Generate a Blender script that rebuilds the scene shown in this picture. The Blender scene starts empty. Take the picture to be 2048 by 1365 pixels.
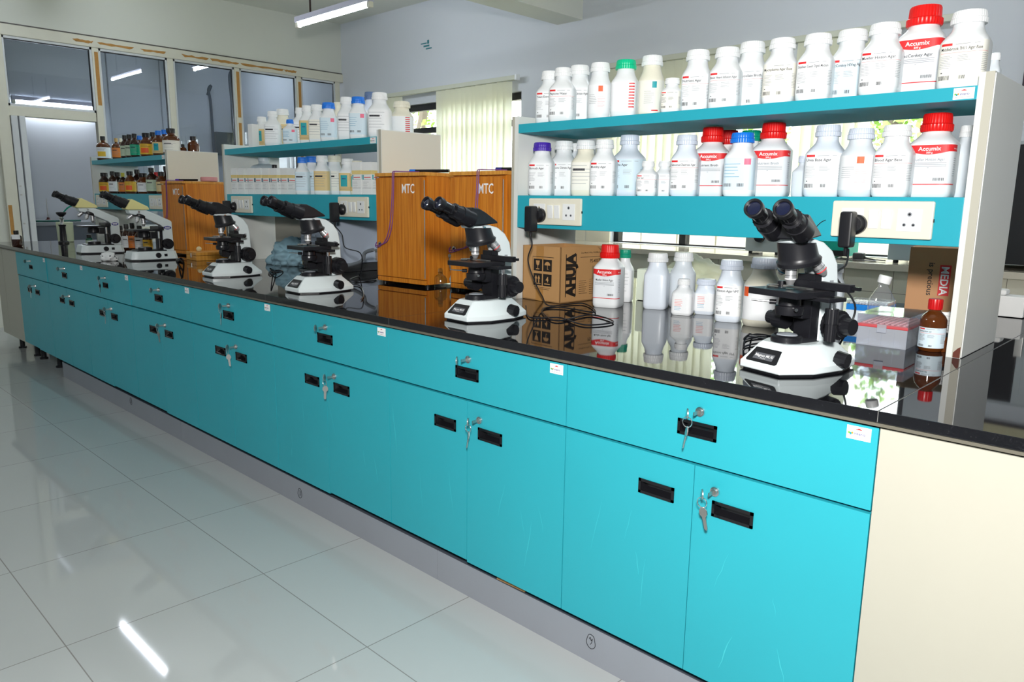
import bpy, bmesh, math, random
import numpy as np
from mathutils import Vector, Matrix, noise
random.seed(7)
COL = bpy.context.scene.collection
PI = math.pi
# ------------------------------------------------------------------ camera model
S_, ZF = .775, -1.075
CAM = np.array([0.45035, -1.48002, 1.24705])
YAW, PITCH, ROLL, FPX = math.radians(-43.988), math.radians(-10.485), math.radians(.756), 1499.65
_f = np.array([math.sin(YAW)*math.cos(PITCH), math.cos(YAW)*math.cos(PITCH), math.sin(PITCH)])
_r = np.array([math.cos(YAW), -math.sin(YAW), 0.0])
_u = np.cross(_r, _f)
R_ = math.cos(ROLL)*_r + math.sin(ROLL)*_u
U_ = -math.sin(ROLL)*_r + math.cos(ROLL)*_u
def at(px, py, x=None, y=None, z=None):
    """point of the place seen at a photo pixel, on the plane x, y or z"""
    d = _f*FPX + R_*(px-1024) - U_*(py-682.5)
    t = (x-CAM[0])/d[0] if x is not None else ((y-CAM[1])/d[1] if y is not None else (z-CAM[2])/d[2])
    return CAM + t*d
def depth(p): return float((np.array(p)-CAM) @ _f)
CT = .870            # counter top
SY0, SY1 = .66, 1.02 # shelf rack front and back
SLO, SHI = 1.274, 1.540
W = .775
# ------------------------------------------------------------------ materials
MATS = {}
def mat(name, col, rough=.5, metal=0., spec=.5, trans=0., emit=None, estr=1., coat=0., noise_=0., nscale=30., alpha=1., sub=0., bump=0., ior=1.45):
    if name in MATS: return MATS[name]
    m = bpy.data.materials.new(name); m.use_nodes = True
    nt = m.node_tree; b = nt.nodes['Principled BSDF']
    b.inputs['Base Color'].default_value = (*col, 1); b.inputs['Roughness'].default_value = rough
    b.inputs['Metallic'].default_value = metal; b.inputs['Specular IOR Level'].default_value = spec
    b.inputs['Transmission Weight'].default_value = trans; b.inputs['Coat Weight'].default_value = coat
    b.inputs['Coat Roughness'].default_value = .05; b.inputs['Alpha'].default_value = alpha; b.inputs['IOR'].default_value = ior
    if emit: b.inputs['Emission Color'].default_value = (*emit, 1); b.inputs['Emission Strength'].default_value = estr
    if noise_ or bump:
        tc = nt.nodes.new('ShaderNodeTexCoord'); n = nt.nodes.new('ShaderNodeTexNoise'); n.inputs['Scale'].default_value = nscale
        n.inputs['Detail'].default_value = 4
        nt.links.new(tc.outputs['Object'], n.inputs['Vector'])
        if noise_:
            r = nt.nodes.new('ShaderNodeMapRange'); r.inputs['To Min'].default_value = 1-noise_; r.inputs['To Max'].default_value = 1+noise_
            mx = nt.nodes.new('ShaderNodeVectorMath'); mx.operation = 'SCALE'; mx.inputs[0].default_value = col
            nt.links.new(n.outputs['Fac'], r.inputs['Value']); nt.links.new(r.outputs['Result'], mx.inputs['Scale'])
            nt.links.new(mx.outputs['Vector'], b.inputs['Base Color'])
        if bump:
            bp = nt.nodes.new('ShaderNodeBump'); bp.inputs['Strength'].default_value = bump; bp.inputs['Distance'].default_value = .004
            nt.links.new(n.outputs['Fac'], bp.inputs['Height']); nt.links.new(bp.outputs['Normal'], b.inputs['Normal'])
    MATS[name] = m
    return m
def srgb(r, g, b):
    return tuple((c/255/12.92 if c/255 <= .04045 else ((c/255+.055)/1.055)**2.4) for c in (r, g, b))
TEAL = mat('teal laminate', (.026, .400, .482), .38, noise_=.05, nscale=3)
TEALD = mat('teal steel', (.024, .385, .49), .36, spec=.4, noise_=.03, nscale=5)
CREAM = mat('cream laminate', srgb(186, 183, 169), .42, noise_=.03, nscale=4)
FACING = mat('cream facing', srgb(224, 220, 206), .42, noise_=.03, nscale=4)
WHITEL = mat('white laminate', srgb(226, 228, 224), .35, noise_=.02, nscale=5)
BLACK = mat('black plastic', (.010, .010, .013), .36, noise_=.1, nscale=60)
BLACKG = mat('glossy black plastic', (.008, .008, .010), .18)
WPAINT = mat('white enamel', srgb(222, 232, 234), .28, noise_=.02, nscale=20)
CHROME = mat('chrome', (.75, .75, .76), .18, metal=1.)
STEEL = mat('satin steel', (.55, .54, .52), .35, metal=1., noise_=.06, nscale=90)
GREYM = mat('grey plinth laminate', srgb(148, 152, 160), .45, noise_=.05, nscale=6)
SHELFM = mat('teal shelf board', (.016, .36, .445), .5, spec=.15, noise_=.03, nscale=5)
HDPE = mat('white polythene', srgb(236, 239, 241), .33, noise_=.015, nscale=25)
HDPEC = mat('cream polythene', srgb(236, 232, 214), .35, noise_=.03, nscale=25)
HDPEB = mat('bluish polythene', srgb(226, 234, 244), .33, noise_=.02, nscale=25)
HDPEG = mat('greyish polythene', srgb(220, 227, 233), .36, noise_=.04, nscale=25)
IVORY = mat('ivory switch plastic', srgb(232, 228, 210), .35, noise_=.02, nscale=40)
WPLAST = mat('white plastic', srgb(238, 240, 240), .35, noise_=.02, nscale=40)
PAPER = mat('white paper', srgb(240, 241, 240), .6, noise_=.02, nscale=40)
YELLOWH = mat('pale yellow enamel', srgb(238, 230, 160), .4, noise_=.03, nscale=30)
def capm(c):
    t = {'w': (240, 242, 243), 'r': (226, 22, 20), 'g': (0, 196, 142), 'b': (20, 120, 226), 'p': (72, 40, 170), 'k': (22, 20, 20), 'gb': (96, 120, 158),
         'cr': (232, 228, 210), 'wb': (214, 222, 236), 'tl': (0, 150, 120), 'y': (196, 190, 60), 'tn': (206, 168, 100), 'rd': (200, 20, 24)}[c]
    return mat('cap ' + c, srgb(*t), .32, noise_=.02, nscale=60)
def flat(name, r, g, b, rough=.5): return mat(name, srgb(r, g, b), rough, noise_=.02, nscale=80)
INK = flat('black ink', 34, 34, 40); INKG = flat('grey ink', 150, 154, 160); INKR = flat('red ink', 222, 40, 44); INKP = flat('pink ink', 236, 170, 170)
INKW = flat('white ink', 250, 250, 250); INKB = flat('blue ink', 60, 150, 190); INKO = flat('orange ink', 240, 96, 40); INKT = flat('teal ink', 20, 160, 170)
INKN = flat('navy ink', 44, 44, 130); INKGN = flat('green ink', 30, 130, 90)
def ramp(nt, fac, stops):
    r = nt.nodes.new('ShaderNodeValToRGB'); e = r.color_ramp.elements
    while len(e) < len(stops): e.new(.5)
    for i, (p, c) in enumerate(stops): e[i].position = p; e[i].color = (*c, 1)
    nt.links.new(fac, r.inputs['Fac']); return r
def wood(name, c1, c2, rough=.35, sx=45, sz=1.6):
    m = mat(name, c1, rough); nt = m.node_tree; b = nt.nodes['Principled BSDF']
    tc = nt.nodes.new('ShaderNodeTexCoord'); mp = nt.nodes.new('ShaderNodeMapping'); mp.inputs['Scale'].default_value = (sx, sx, sz)
    n = nt.nodes.new('ShaderNodeTexNoise'); n.inputs['Scale'].default_value = 2.2; n.inputs['Detail'].default_value = 6; n.inputs['Distortion'].default_value = .6
    nt.links.new(tc.outputs['Object'], mp.inputs['Vector']); nt.links.new(mp.outputs['Vector'], n.inputs['Vector'])
    r = ramp(nt, n.outputs['Fac'], [(.3, c2), (.62, c1)]); nt.links.new(r.outputs['Color'], b.inputs['Base Color'])
    return m
TEAK = wood('teak laminate', srgb(214, 136, 42), srgb(180, 98, 22))
TEAKL = wood('light teak', srgb(222, 160, 70), srgb(196, 126, 44))
CARD = mat('corrugated card', srgb(186, 142, 92), .75, noise_=.06, nscale=14)
CARDR = mat('pinkish card', srgb(204, 152, 108), .7, noise_=.04, nscale=14)
def granite():
    m = mat('black granite', (.010, .010, .012), .03, spec=1.0); nt = m.node_tree; b = nt.nodes['Principled BSDF']
    tc = nt.nodes.new('ShaderNodeTexCoord'); v = nt.nodes.new('ShaderNodeTexNoise'); v.inputs['Scale'].default_value = 420; v.inputs['Detail'].default_value = 2
    nt.links.new(tc.outputs['Object'], v.inputs['Vector'])
    r = ramp(nt, v.outputs['Fac'], [(.60, (.007, .007, .009)), (.80, (.03, .03, .034))]); nt.links.new(r.outputs['Color'], b.inputs['Base Color'])
    return m
GRAN = granite()
def grid_mat(name, col, joint, x0, y0, step, w, rough=.05, axes=('X', 'Y'), step2=None, spec=.5, vary=.04):
    m = mat(name, col, rough, spec=spec); nt = m.node_tree; b = nt.nodes['Principled BSDF']
    tc = nt.nodes.new('ShaderNodeTexCoord'); sp = nt.nodes.new('ShaderNodeSeparateXYZ'); nt.links.new(tc.outputs['Object'], sp.inputs['Vector'])
    def mth(op, a, bb):
        n = nt.nodes.new('ShaderNodeMath'); n.operation = op
        for i, q in enumerate((a, bb)):
            if isinstance(q, (int, float)): n.inputs[i].default_value = q
            elif q is not None: nt.links.new(q, n.inputs[i])
        return n.outputs[0]
    hits, cells = [], []
    for ax, o, st in ((axes[0], x0, step), (axes[1], y0, step2 or step)):
        q = mth('DIVIDE', mth('SUBTRACT', sp.outputs[ax], o), st)
        fr = mth('ABSOLUTE', mth('SUBTRACT', mth('FRACT', mth('ADD', q, .5), None), .5), None)
        hits.append(mth('LESS_THAN', fr, w/st)); cells.append(mth('FLOOR', q, None))
    h = mth('MAXIMUM', hits[0], hits[1])
    wn = nt.nodes.new('ShaderNodeTexWhiteNoise'); cb = nt.nodes.new('ShaderNodeCombineXYZ'); nt.links.new(cells[0], cb.inputs[0]); nt.links.new(cells[1], cb.inputs[1])
    nt.links.new(cb.outputs[0], wn.inputs['Vector'])
    n = nt.nodes.new('ShaderNodeTexNoise'); n.inputs['Scale'].default_value = 2.5; n.inputs['Detail'].default_value = 5; nt.links.new(tc.outputs['Object'], n.inputs['Vector'])
    sc = mth('ADD', mth('ADD', 1-vary*1.0, mth('MULTIPLY', wn.outputs['Value'], vary)), mth('MULTIPLY', mth('SUBTRACT', n.outputs['Fac'], .5), vary))
    vm = nt.nodes.new('ShaderNodeVectorMath'); vm.operation = 'SCALE'; vm.inputs[0].default_value = col; nt.links.new(sc, vm.inputs['Scale'])
    mx = nt.nodes.new('ShaderNodeMix'); mx.data_type = 'RGBA'; nt.links.new(h, mx.inputs['Factor']); nt.links.new(vm.outputs['Vector'], mx.inputs['A']); mx.inputs['B'].default_value = (*joint, 1)
    nt.links.new(mx.outputs['Result'], b.inputs['Base Color'])
    return m
def glass_mat(name, tint, gloss_rough=.0, ior=1.45, boost=1., milk=0.):
    m = bpy.data.materials.new(name); m.use_nodes = True; nt = m.node_tree; nt.nodes.clear()
    o = nt.nodes.new('ShaderNodeOutputMaterial'); t = nt.nodes.new('ShaderNodeBsdfTransparent'); t.inputs['Color'].default_value = (*tint, 1)
    g = nt.nodes.new('ShaderNodeBsdfGlossy'); g.inputs['Roughness'].default_value = gloss_rough
    fr = nt.nodes.new('ShaderNodeFresnel'); ge = nt.nodes.new('ShaderNodeNewGeometry'); mr = nt.nodes.new('ShaderNodeMapRange')
    mr.inputs['To Min'].default_value = ior; mr.inputs['To Max'].default_value = 1/ior; nt.links.new(ge.outputs['Backfacing'], mr.inputs['Value']); nt.links.new(mr.outputs['Result'], fr.inputs['IOR'])
    mu = nt.nodes.new('ShaderNodeMath'); mu.operation = 'MULTIPLY'; mu.inputs[1].default_value = boost; mu.use_clamp = True
    mx = nt.nodes.new('ShaderNodeMixShader'); nt.links.new(fr.outputs[0], mu.inputs[0]); nt.links.new(mu.outputs[0], mx.inputs[0])
    if milk:
        df = nt.nodes.new('ShaderNodeBsdfDiffuse'); df.inputs['Color'].default_value = (.90, .92, .96, 1); m2 = nt.nodes.new('ShaderNodeMixShader'); m2.inputs[0].default_value = milk
        nt.links.new(t.outputs[0], m2.inputs[1]); nt.links.new(df.outputs[0], m2.inputs[2]); t = m2
    nt.links.new(t.outputs[0], mx.inputs[1]); nt.links.new(g.outputs[0], mx.inputs[2]); nt.links.new(mx.outputs[0], o.inputs['Surface'])
    MATS[name] = m; return m
PANE = glass_mat('tinted partition glass', (.86, .90, .93), boost=1.6)
CLEARW = glass_mat('clear window glass', (.95, .97, .96))
CLEARP = glass_mat('clear plastic', (.92, .94, .97), .08, boost=1.3, milk=.06)
FROSTP = glass_mat('cloudy plastic', (.80, .84, .92), .2, boost=1.5, milk=.30)
JARG = glass_mat('clear bottle glass', (.86, .90, .90), .02, boost=1.4)
PINKP = mat('red tip tray', srgb(226, 60, 66), .4)
AMBER = mat('amber glass', (.10, .026, .004), .06, spec=.8, noise_=.25, nscale=18)
AMBERD = mat('dark amber glass', (.035, .010, .004), .06, spec=.8, noise_=.2, nscale=18)
# ------------------------------------------------------------------ mesh builder
class MB:
    def __init__(s): s.v, s.f, s.m, s.mats, s.ch = [], [], [], [], False
    def mi(s, m):
        if m not in s.mats: s.mats.append(m)
        return s.mats.index(m)
    def add(s, vs, fs, m):
        b = len(s.v); i = s.mi(m)
        s.v += [tuple(map(float, q)) for q in vs]; s.f += [tuple(b+k for k in f) for f in fs]; s.m += [i]*len(fs); return s
    def box(s, x0, x1, y0, y1, z0, z1, m, c=0., M=None):
        if c <= 0:
            vs = [(x, y, z) for z in (z0, z1) for y in (y0, y1) for x in (x0, x1)]
            fs = [(0, 2, 3, 1), (4, 5, 7, 6), (0, 1, 5, 4), (2, 6, 7, 3), (0, 4, 6, 2), (1, 3, 7, 5)]
        else:
            s.ch = True; bm = bmesh.new(); bmesh.ops.create_cube(bm, size=1)
            for v in bm.verts: v.co = ((x0+x1)/2+v.co.x*(x1-x0), (y0+y1)/2+v.co.y*(y1-y0), (z0+z1)/2+v.co.z*(z1-z0))
            bmesh.ops.bevel(bm, geom=bm.edges[:], offset=c, segments=2, affect='EDGES', profile=.5)
            bm.verts.index_update(); vs = [v.co[:] for v in bm.verts]; fs = [[v.index for v in f.verts] for f in bm.faces]; bm.free()
        if M is not None: vs = [M @ Vector(q) for q in vs]
        return s.add(vs, fs, m)
    def cyl(s, p0, p1, r0, r1, m, n=24, caps=True, ridge=0.):
        p0, p1 = Vector(p0), Vector(p1); d = (p1-p0).normalized()
        a = d.orthogonal().normalized(); b = d.cross(a)
        vs = []
        for p, r in ((p0, r0), (p1, r1)):
            for k in range(n):
                t = 2*PI*k/n; q = r*(1-ridge*(k % 2)); vs.append(p + a*q*math.cos(t) + b*q*math.sin(t))
        fs = [(k, (k+1) % n, n+(k+1) % n, n+k) for k in range(n)]
        if caps: fs += [tuple(reversed(range(n))), tuple(range(n, 2*n))]
        return s.add(vs, fs, m)
    def lathe(s, prof, m, c=(0, 0, 0), n=28, M=None, ridge=None):
        """prof: (r, z) from bottom to top, closed with caps"""
        vs = []
        for i, (r, z) in enumerate(prof):
            for k in range(n):
                t = 2*PI*k/n; q = r*(1-(ridge if ridge and k % 2 else 0))
                vs.append(Vector((c[0]+q*math.cos(t), c[1]+q*math.sin(t), c[2]+z)))
        fs = [(i*n+k, i*n+(k+1) % n, (i+1)*n+(k+1) % n, (i+1)*n+k) for i in range(len(prof)-1) for k in range(n)]
        fs += [tuple(reversed(range(n))), tuple(range((len(prof)-1)*n, len(prof)*n))]
        if M is not None: vs = [M @ q for q in vs]
        return s.add(vs, fs, m)
    def loft(s, rings, m, caps=True):
        n = len(rings[0]); vs = [q for r in rings for q in r]
        fs = [(i*n+k, i*n+(k+1) % n, (i+1)*n+(k+1) % n, (i+1)*n+k) for i in range(len(rings)-1) for k in range(n)]
        if caps: fs += [tuple(reversed(range(n))), tuple(range((len(rings)-1)*n, len(rings)*n))]
        return s.add(vs, fs, m)
    def prism(s, poly, a0, a1, m, axis='x'):
        """poly in the other two axes (y,z) for x, (x,z) for y, (x,y) for z"""
        def q(p, a): return {'x': (a, p[0], p[1]), 'y': (p[0], a, p[1]), 'z': (p[0], p[1], a)}[axis]
        n = len(poly); vs = [q(p, a0) for p in poly]+[q(p, a1) for p in poly]
        fs = [(k, (k+1) % n, n+(k+1) % n, n+k) for k in range(n)]+[tuple(reversed(range(n))), tuple(range(n, 2*n))]
        return s.add(vs, fs, m)
    def tube(s, pts, r, m, n=8, smooth=0, zmin=None):
        P = [Vector(q) for q in pts]
        if smooth: P = catmull(P, smooth)
        if zmin is not None: P = [Vector((q.x, q.y, max(q.z, zmin))) for q in P]
        vs, fs = [], []; up = None
        for i, p in enumerate(P):
            d = (P[min(i+1, len(P)-1)]-P[max(i-1, 0)]).normalized()
            up = d.orthogonal().normalized() if up is None else (up-d*up.dot(d)).normalized()
            b = d.cross(up)
            vs += [p+up*r*math.cos(2*PI*k/n)+b*r*math.sin(2*PI*k/n) for k in range(n)]
        fs = [(i*n+k, i*n+(k+1) % n, (i+1)*n+(k+1) % n, (i+1)*n+k) for i in range(len(P)-1) for k in range(n)]
        fs += [tuple(reversed(range(n))), tuple(range((len(P)-1)*n, len(P)*n))]
        return s.add(vs, fs, m)
    def quad(s, a, b, c, d, m): return s.add([a, b, c, d], [(0, 1, 2, 3)], m)
    def build(s, name, parent=None, loc=None, rot=0, smooth=True, bevel=0., label=None, fix=True):
        me = bpy.data.meshes.new(name); me.from_pydata(s.v, [], s.f); me.update()
        for m in s.mats: me.materials.append(m)
        me.polygons.foreach_set('material_index', s.m)
        if fix:
            bm = bmesh.new(); bm.from_mesh(me); bmesh.ops.recalc_face_normals(bm, faces=bm.faces[:]); bm.to_mesh(me); bm.free()
        if smooth:
            me.polygons.foreach_set('use_smooth', [True]*len(me.polygons)); me.set_sharp_from_angle(angle=math.radians(35))
        o = bpy.data.objects.new(name, me); COL.objects.link(o)
        if parent: o.parent = parent
        if loc is not None: o.location = loc
        if rot: o.rotation_euler.z = rot
        if bevel:
            b = o.modifiers.new('edge', 'BEVEL'); b.width = bevel; b.segments = 2; b.limit_method = 'ANGLE'; b.angle_limit = math.radians(40)
        if smooth and (bevel or s.ch): wn = o.modifiers.new('normals', 'WEIGHTED_NORMAL'); wn.keep_sharp = True; wn.weight = 80
        if label: o['label'] = label
        return o
def catmull(P, k):
    out = []
    for i in range(len(P)-1):
        a, b, c, d = P[max(i-1, 0)], P[i], P[i+1], P[min(i+2, len(P)-1)]
        for j in range(k):
            t = j/k
            out.append(.5*((2*b)+(c-a)*t+(2*a-5*b+4*c-d)*t*t+(3*b-a-3*c+d)*t**3))
    return out+[P[-1]]
def tag(o, label, cat, group=None, kind=None):
    o['label'] = label; o['category'] = cat
    if group: o['group'] = group
    if kind: o['kind'] = kind
    return o
def thing(name, label, cat, loc=(0, 0, 0), rot=0, group=None, kind=None):
    o = bpy.data.objects.new(name, None); COL.objects.link(o); o.location = loc; o.rotation_euler.z = rot; o.empty_display_size = .05
    return tag(o, label, cat, group, kind)
def copy_tree(o, parent=None):
    c = o.copy(); COL.objects.link(c)
    if parent: c.parent = parent
    for ch in list(o.children): copy_tree(ch, c)
    return c
# ------------------------------------------------------------------ lettering
_TX = {}
def text_geo(s, bold=0.):
    """unit-height glyph triangles of a string: verts (x,y), faces, width"""
    k = (s, bold)
    if k in _TX: return _TX[k]
    cu = bpy.data.curves.new('t', 'FONT'); cu.body = s; cu.size = 1; cu.offset = bold; cu.resolution_u = 2
    o = bpy.data.objects.new('t', cu); COL.objects.link(o)
    dg = bpy.context.evaluated_depsgraph_get(); me = bpy.data.meshes.new_from_object(o.evaluated_get(dg))
    vs = [v.co[:2] for v in me.vertices]; fs = [tuple(p.vertices) for p in me.polygons]
    bpy.data.objects.remove(o); bpy.data.curves.remove(cu); bpy.data.meshes.remove(me)
    w = max([v[0] for v in vs], default=1)
    _TX[k] = (vs, fs, w); return _TX[k]
def put_text(mb, s, fn, u, v, h, m, bold=.01, align='l', maxw=None, hw=None):
    """fn(u,v) -> 3D point; h = capital height"""
    vs, fs, w = text_geo(s, bold); k = h/.7; kx = k*(hw or 1)
    if maxw and w*kx > maxw: kx = maxw/w
    o = {'l': 0, 'c': -w*kx/2, 'r': -w*kx}[align]
    mb.add([fn(u+o+x*kx, v+y*k) for x, y in vs], fs, m)
def put_rect(mb, fn, u0, u1, v0, v1, m, step=.008):
    n = max(1, int(math.ceil((u1-u0)/step)))
    us = [u0+(u1-u0)*i/n for i in range(n+1)]
    mb.add([fn(q, v) for q in us for v in (v0, v1)], [(2*i, 2*i+2, 2*i+3, 2*i+1) for i in range(n)], m)
def put_lines(mb, fn, u0, u1, v1, n, dv, m, h=.0007, rag=.35):
    for i in range(n): put_rect(mb, fn, u0, u0+(u1-u0)*(1-rag*random.random()), v1-i*dv, v1-i*dv+h, m)
def put_bar(mb, fn, u0, u1, v0, v1, m):
    u = u0
    while u < u1:
        w = random.choice((.0005, .0009, .0014)); put_rect(mb, fn, u, min(u+w, u1), v0, v1, m); u += w+random.choice((.0006, .001))
def planefn(o, ux, uy): 
    o, ux, uy = Vector(o), Vector(ux), Vector(uy)
    return lambda u, v: o+ux*u+uy*v
# ------------------------------------------------------------------ the setting
WALLP = mat('wall paint', srgb(212, 216, 222), .6, noise_=.025, nscale=1.5, bump=.02)
CEILP = mat('ceiling paint', srgb(222, 224, 216), .7, noise_=.02, nscale=1.5)
PARTP = mat('partition wall paint', srgb(214, 216, 206), .6, noise_=.03, nscale=1.2)
ANNEX = mat('annex wall paint', srgb(196, 200, 206), .6, noise_=.03, nscale=1.0)
FRAMEW = mat('painted frame', srgb(214, 212, 196), .45, noise_=.06, nscale=8)
ALUW = mat('aluminium section', srgb(206, 210, 212), .35, noise_=.04, nscale=12)
BLKALU = mat('black aluminium', (.008, .008, .009), .4)
PEEL = mat('bare wood under paint', srgb(178, 130, 66), .7, noise_=.15, nscale=40)
FLOORT = grid_mat('vitrified floor tile', (.52, .54, .54), (.27, .26, .25), -2.377, -.3666, .5984, .0016, .045, vary=.05)
TILEC = grid_mat('cream glazed tile', srgb(214, 208, 190), srgb(120, 112, 100), .12, .12, .30, .0016, .12, axes=('X', 'Z'), step2=.30)
LEDGE = mat('beige granite', srgb(206, 198, 182), .12, noise_=.06, nscale=60)
def struct(mb, name, label, cat, **k):
    o = mb.build(name, smooth=False, **k); return tag(o, label, cat, kind='structure')
m = MB(); m.box(-11.1, 5.2, -5.2, 4.32, -.1, 0, FLOORT); struct(m, 'floor', 'glossy pale vitrified tile floor with thin dark joints', 'floor')
m = MB(); m.box(-11.1, 5.2, -5.2, 4.32, 3.4, 3.5, CEILP); struct(m, 'ceiling', 'plain off-white painted ceiling', 'ceiling')
def holed(m, x0, x1, y0, y1, z0, z1, holes, mt):
    xs = sorted({x0, x1, *[h[0] for h in holes], *[h[1] for h in holes]}); zs = sorted({z0, z1, *[h[2] for h in holes], *[h[3] for h in holes]})
    for a, b in zip(xs, xs[1:]):
        for c, d in zip(zs, zs[1:]):
            if not any(h[0] <= a and b <= h[1] and h[2] <= c and d <= h[3] for h in holes): m.box(a, b, y0, y1, c, d, mt)
W1, W2 = (-6.85, -4.87, 1.10, 2.33), (-3.72, -1.12, .902, 2.30)
YB, XP = 4.12, -8.0
m = MB(); holed(m, -8.1, 5.1, YB, YB+.2, 0, 3.4, [W1, W2], WALLP); wb = struct(m, 'wall_back', 'pale grey-white wall with two blind-covered windows', 'wall')
m = MB(); m.box(5.1, 5.2, -5.1, YB, 0, 3.4, WALLP); struct(m, 'wall_right', 'plain painted wall behind the end of the bench', 'wall')
m = MB(); m.box(-11, 5.1, -5.2, -5.1, 0, 3.4, WALLP); struct(m, 'wall_front', 'plain painted wall across the aisle from the bench', 'wall')
PT = 2.80
m = MB(); m.box(XP-.1, XP, -5.1, YB, PT, 3.4, PARTP); m.box(XP-.1, XP, -5.1, .42, 0, PT, PARTP); m.box(XP-.09, XP-.01, 1.22, YB, 0, .90, PARTP)
struct(m, 'wall_left', 'off-white partition wall above the glazed frame', 'wall')
m = MB(); m.box(-11.1, -11, -5.1, YB+.2, 0, 3.4, ANNEX); m.box(-11, -8.1, YB, YB+.2, 0, 3.4, ANNEX)
for y in (2.35, 3.05): m.box(-11, -10.99, y, y+.012, .9, 3.3, INKG)
struct(m, 'wall_far', 'blue-grey wall of the room behind the glass partition', 'wall')
m = MB(); m.box(-4.42, -4.12, -5.1, YB, 2.88, 3.4, CEILP); struct(m, 'trim_1', 'off-white ceiling beam running out from the window wall', 'beam')
# teal paint smudge on the window wall
m = MB(); p = at(853, 92, y=YB)
for dx, dz, w, h in ((0, 0, .05, .018), (.04, -.03, .05, .014), (-.045, .03, .05, .012), (.03, .04, .016, .04)):
    m.box(p[0]+dx-w, p[0]+dx+w, YB-.002, YB-.0005, p[2]+dz-h/2, p[2]+dz+h/2, flat('teal paint', 60, 130, 140))
m.build('paint_smudge', wb, smooth=False)
# glazed partition
MY = [1.25, 1.98, 2.72, 3.50, 4.04]
wf = thing('window_3', 'glazed partition with cream frames and patches of peeling paint', 'window', kind='structure')
m = MB()
m.box(XP-.06, XP+.03, .36, YB, PT-.10, PT, FRAMEW)
for y in MY: m.box(XP-.055, XP+.025, y-.032, y+.032, .9, PT-.10, FRAMEW)
m.box(XP-.055, XP+.025, 1.22, YB, .86, .94, FRAMEW)
m.box(XP-.055, XP+.025, .42, 1.21, 1.985, 2.075, FRAMEW)
m.build('frame', wf, smooth=False, bevel=.006)
m = MB()
edges = [(.46, MY[0]-.032, 2.075)]+[(MY[i]+.032, MY[i+1]-.032, .94) for i in range(4)]
for a, b, z in edges:
    for q in ((a, a+.018, z, PT-.1), (b-.018, b, z, PT-.1), (a, b, PT-.122, PT-.1), (a, b, z, z+.022)): m.box(XP-.03, XP+.015, q[0], q[1], q[2], q[3], ALUW)
m.build('bead', wf, smooth=False)
m = MB(); m.box(XP+.001, XP+.012, .36, YB, PT+.001, PT+.014, flat('dark sealant', 84, 80, 74)); m.build('shadow_line', wf, smooth=False)  # dark strip painted in for the shadow line above the frame
m = MB()
for a, b, z in edges: m.box(XP-.02, XP+.0005, a+.018, a+.024, z+.02, PT-.11, BLACK); m.box(XP-.02, XP+.0005, b-.024, b-.018, z+.02, PT-.11, BLACK); m.box(XP-.02, XP+.0005, a+.02, b-.02, PT-.130, PT-.122, BLACK)
m.build('gasket', wf, smooth=False)
for a, b, z in edges:
    m = MB(); m.box(XP-.012, XP-.006, a+.02, b-.02, z+.02, PT-.12, PANE); m.build('pane', wf, smooth=False)
m = MB(); rnd = random.Random(3)
for a, b in ((1.05, 1.24), (1.27, 1.62), (1.68, 1.94), (2.1, 2.4), (2.41, 2.75), (2.76, 3.3), (3.3, 3.47)):
    n = 9; ys = [a+(b-a)*i/(n-1) for i in range(n)]; poly_ = [(y, PT-.070+rnd.random()*.010) for y in ys]+[(y, PT-.036-rnd.random()*.012) for y in reversed(ys)]; poly_[0] = (a+.03, poly_[0][1]); poly_[n-1] = (b-.02, poly_[n-1][1]); m.prism(poly_, XP+.0302, XP+.0315, PEEL)
for y, zs in ((MY[0], ((2.15, 2.66),)), (MY[1], ((1.2, 1.62), (1.66, 1.9))), (MY[2], ((1.5, 2.1), (2.16, 2.66))), (MY[3], ((1.6, 2.64),))):
    for a, b in zs: m.box(XP+.025, XP+.0272, y-.012, y+.022, a, b, PEEL)
m.build('peeling_paint', wf, smooth=False)
# doorway at the end of the bench
dr = thing('door_1', 'open doorway in the partition with white aluminium jamb', 'door', kind='structure')
m = MB(); m.box(XP-.06, XP+.04, .36, .46, 0, PT-.1, FRAMEW); m.box(XP-.05, XP+.05, .465, .52, 0, 1.985, ALUW); m.box(XP-.03, XP+.06, .53, .58, 0, 1.985, ALUW)
m.build('jamb', dr, smooth=False, bevel=.006)
m = MB()
for z in (1.25, 1.33, .98): m.box(XP+.05, XP+.056, .478, .492, z, z+.014, STEEL)
m.box(XP+.04, XP+.043, .37, .40, .55, 1.16, PEEL); m.build('hinge_screw', dr, smooth=False)
# windows
def window(name, w, mull, label):
    t = thing(name, label, 'window', kind='structure'); x0, x1, z0, z1 = w
    m = MB(); f = .05; y0, y1 = YB+.05, YB+.12
    for q in ((x0, x1, z1-.07, z1), (x0, x1, z0, z0+(f if z0 > 1 else .012)), (x0, x0+f, z0, z1), (x1-f, x1, z0, z1), (x0, x1, 2.01, 2.07)): m.box(q[0], q[1], y0, y1, q[2], q[3], BLKALU)
    for xm, ww in mull: m.box(xm-ww/2, xm+ww/2, y0, y1, z0, z1, BLKALU)
    m.build('window_frame', t, smooth=False)
    xs = [x0]+[q[0] for q in mull]+[x1]
    for a, b in zip(xs, xs[1:]):
        m = MB(); m.box(a+.03, b-.03, YB+.083, YB+.088, z0+.03, z1-.04, CLEARW); m.build('pane', t, smooth=False)
    return t
window('window_1', W1, [(-6.09, .12), (-5.5, .05)], 'black framed window behind the shorter blind near the partition')
window('window_2', W2, [(-3.0, .06), (-2.335, .07), (-1.7, .05)], 'black framed window behind the long blind beside the poster')
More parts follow.
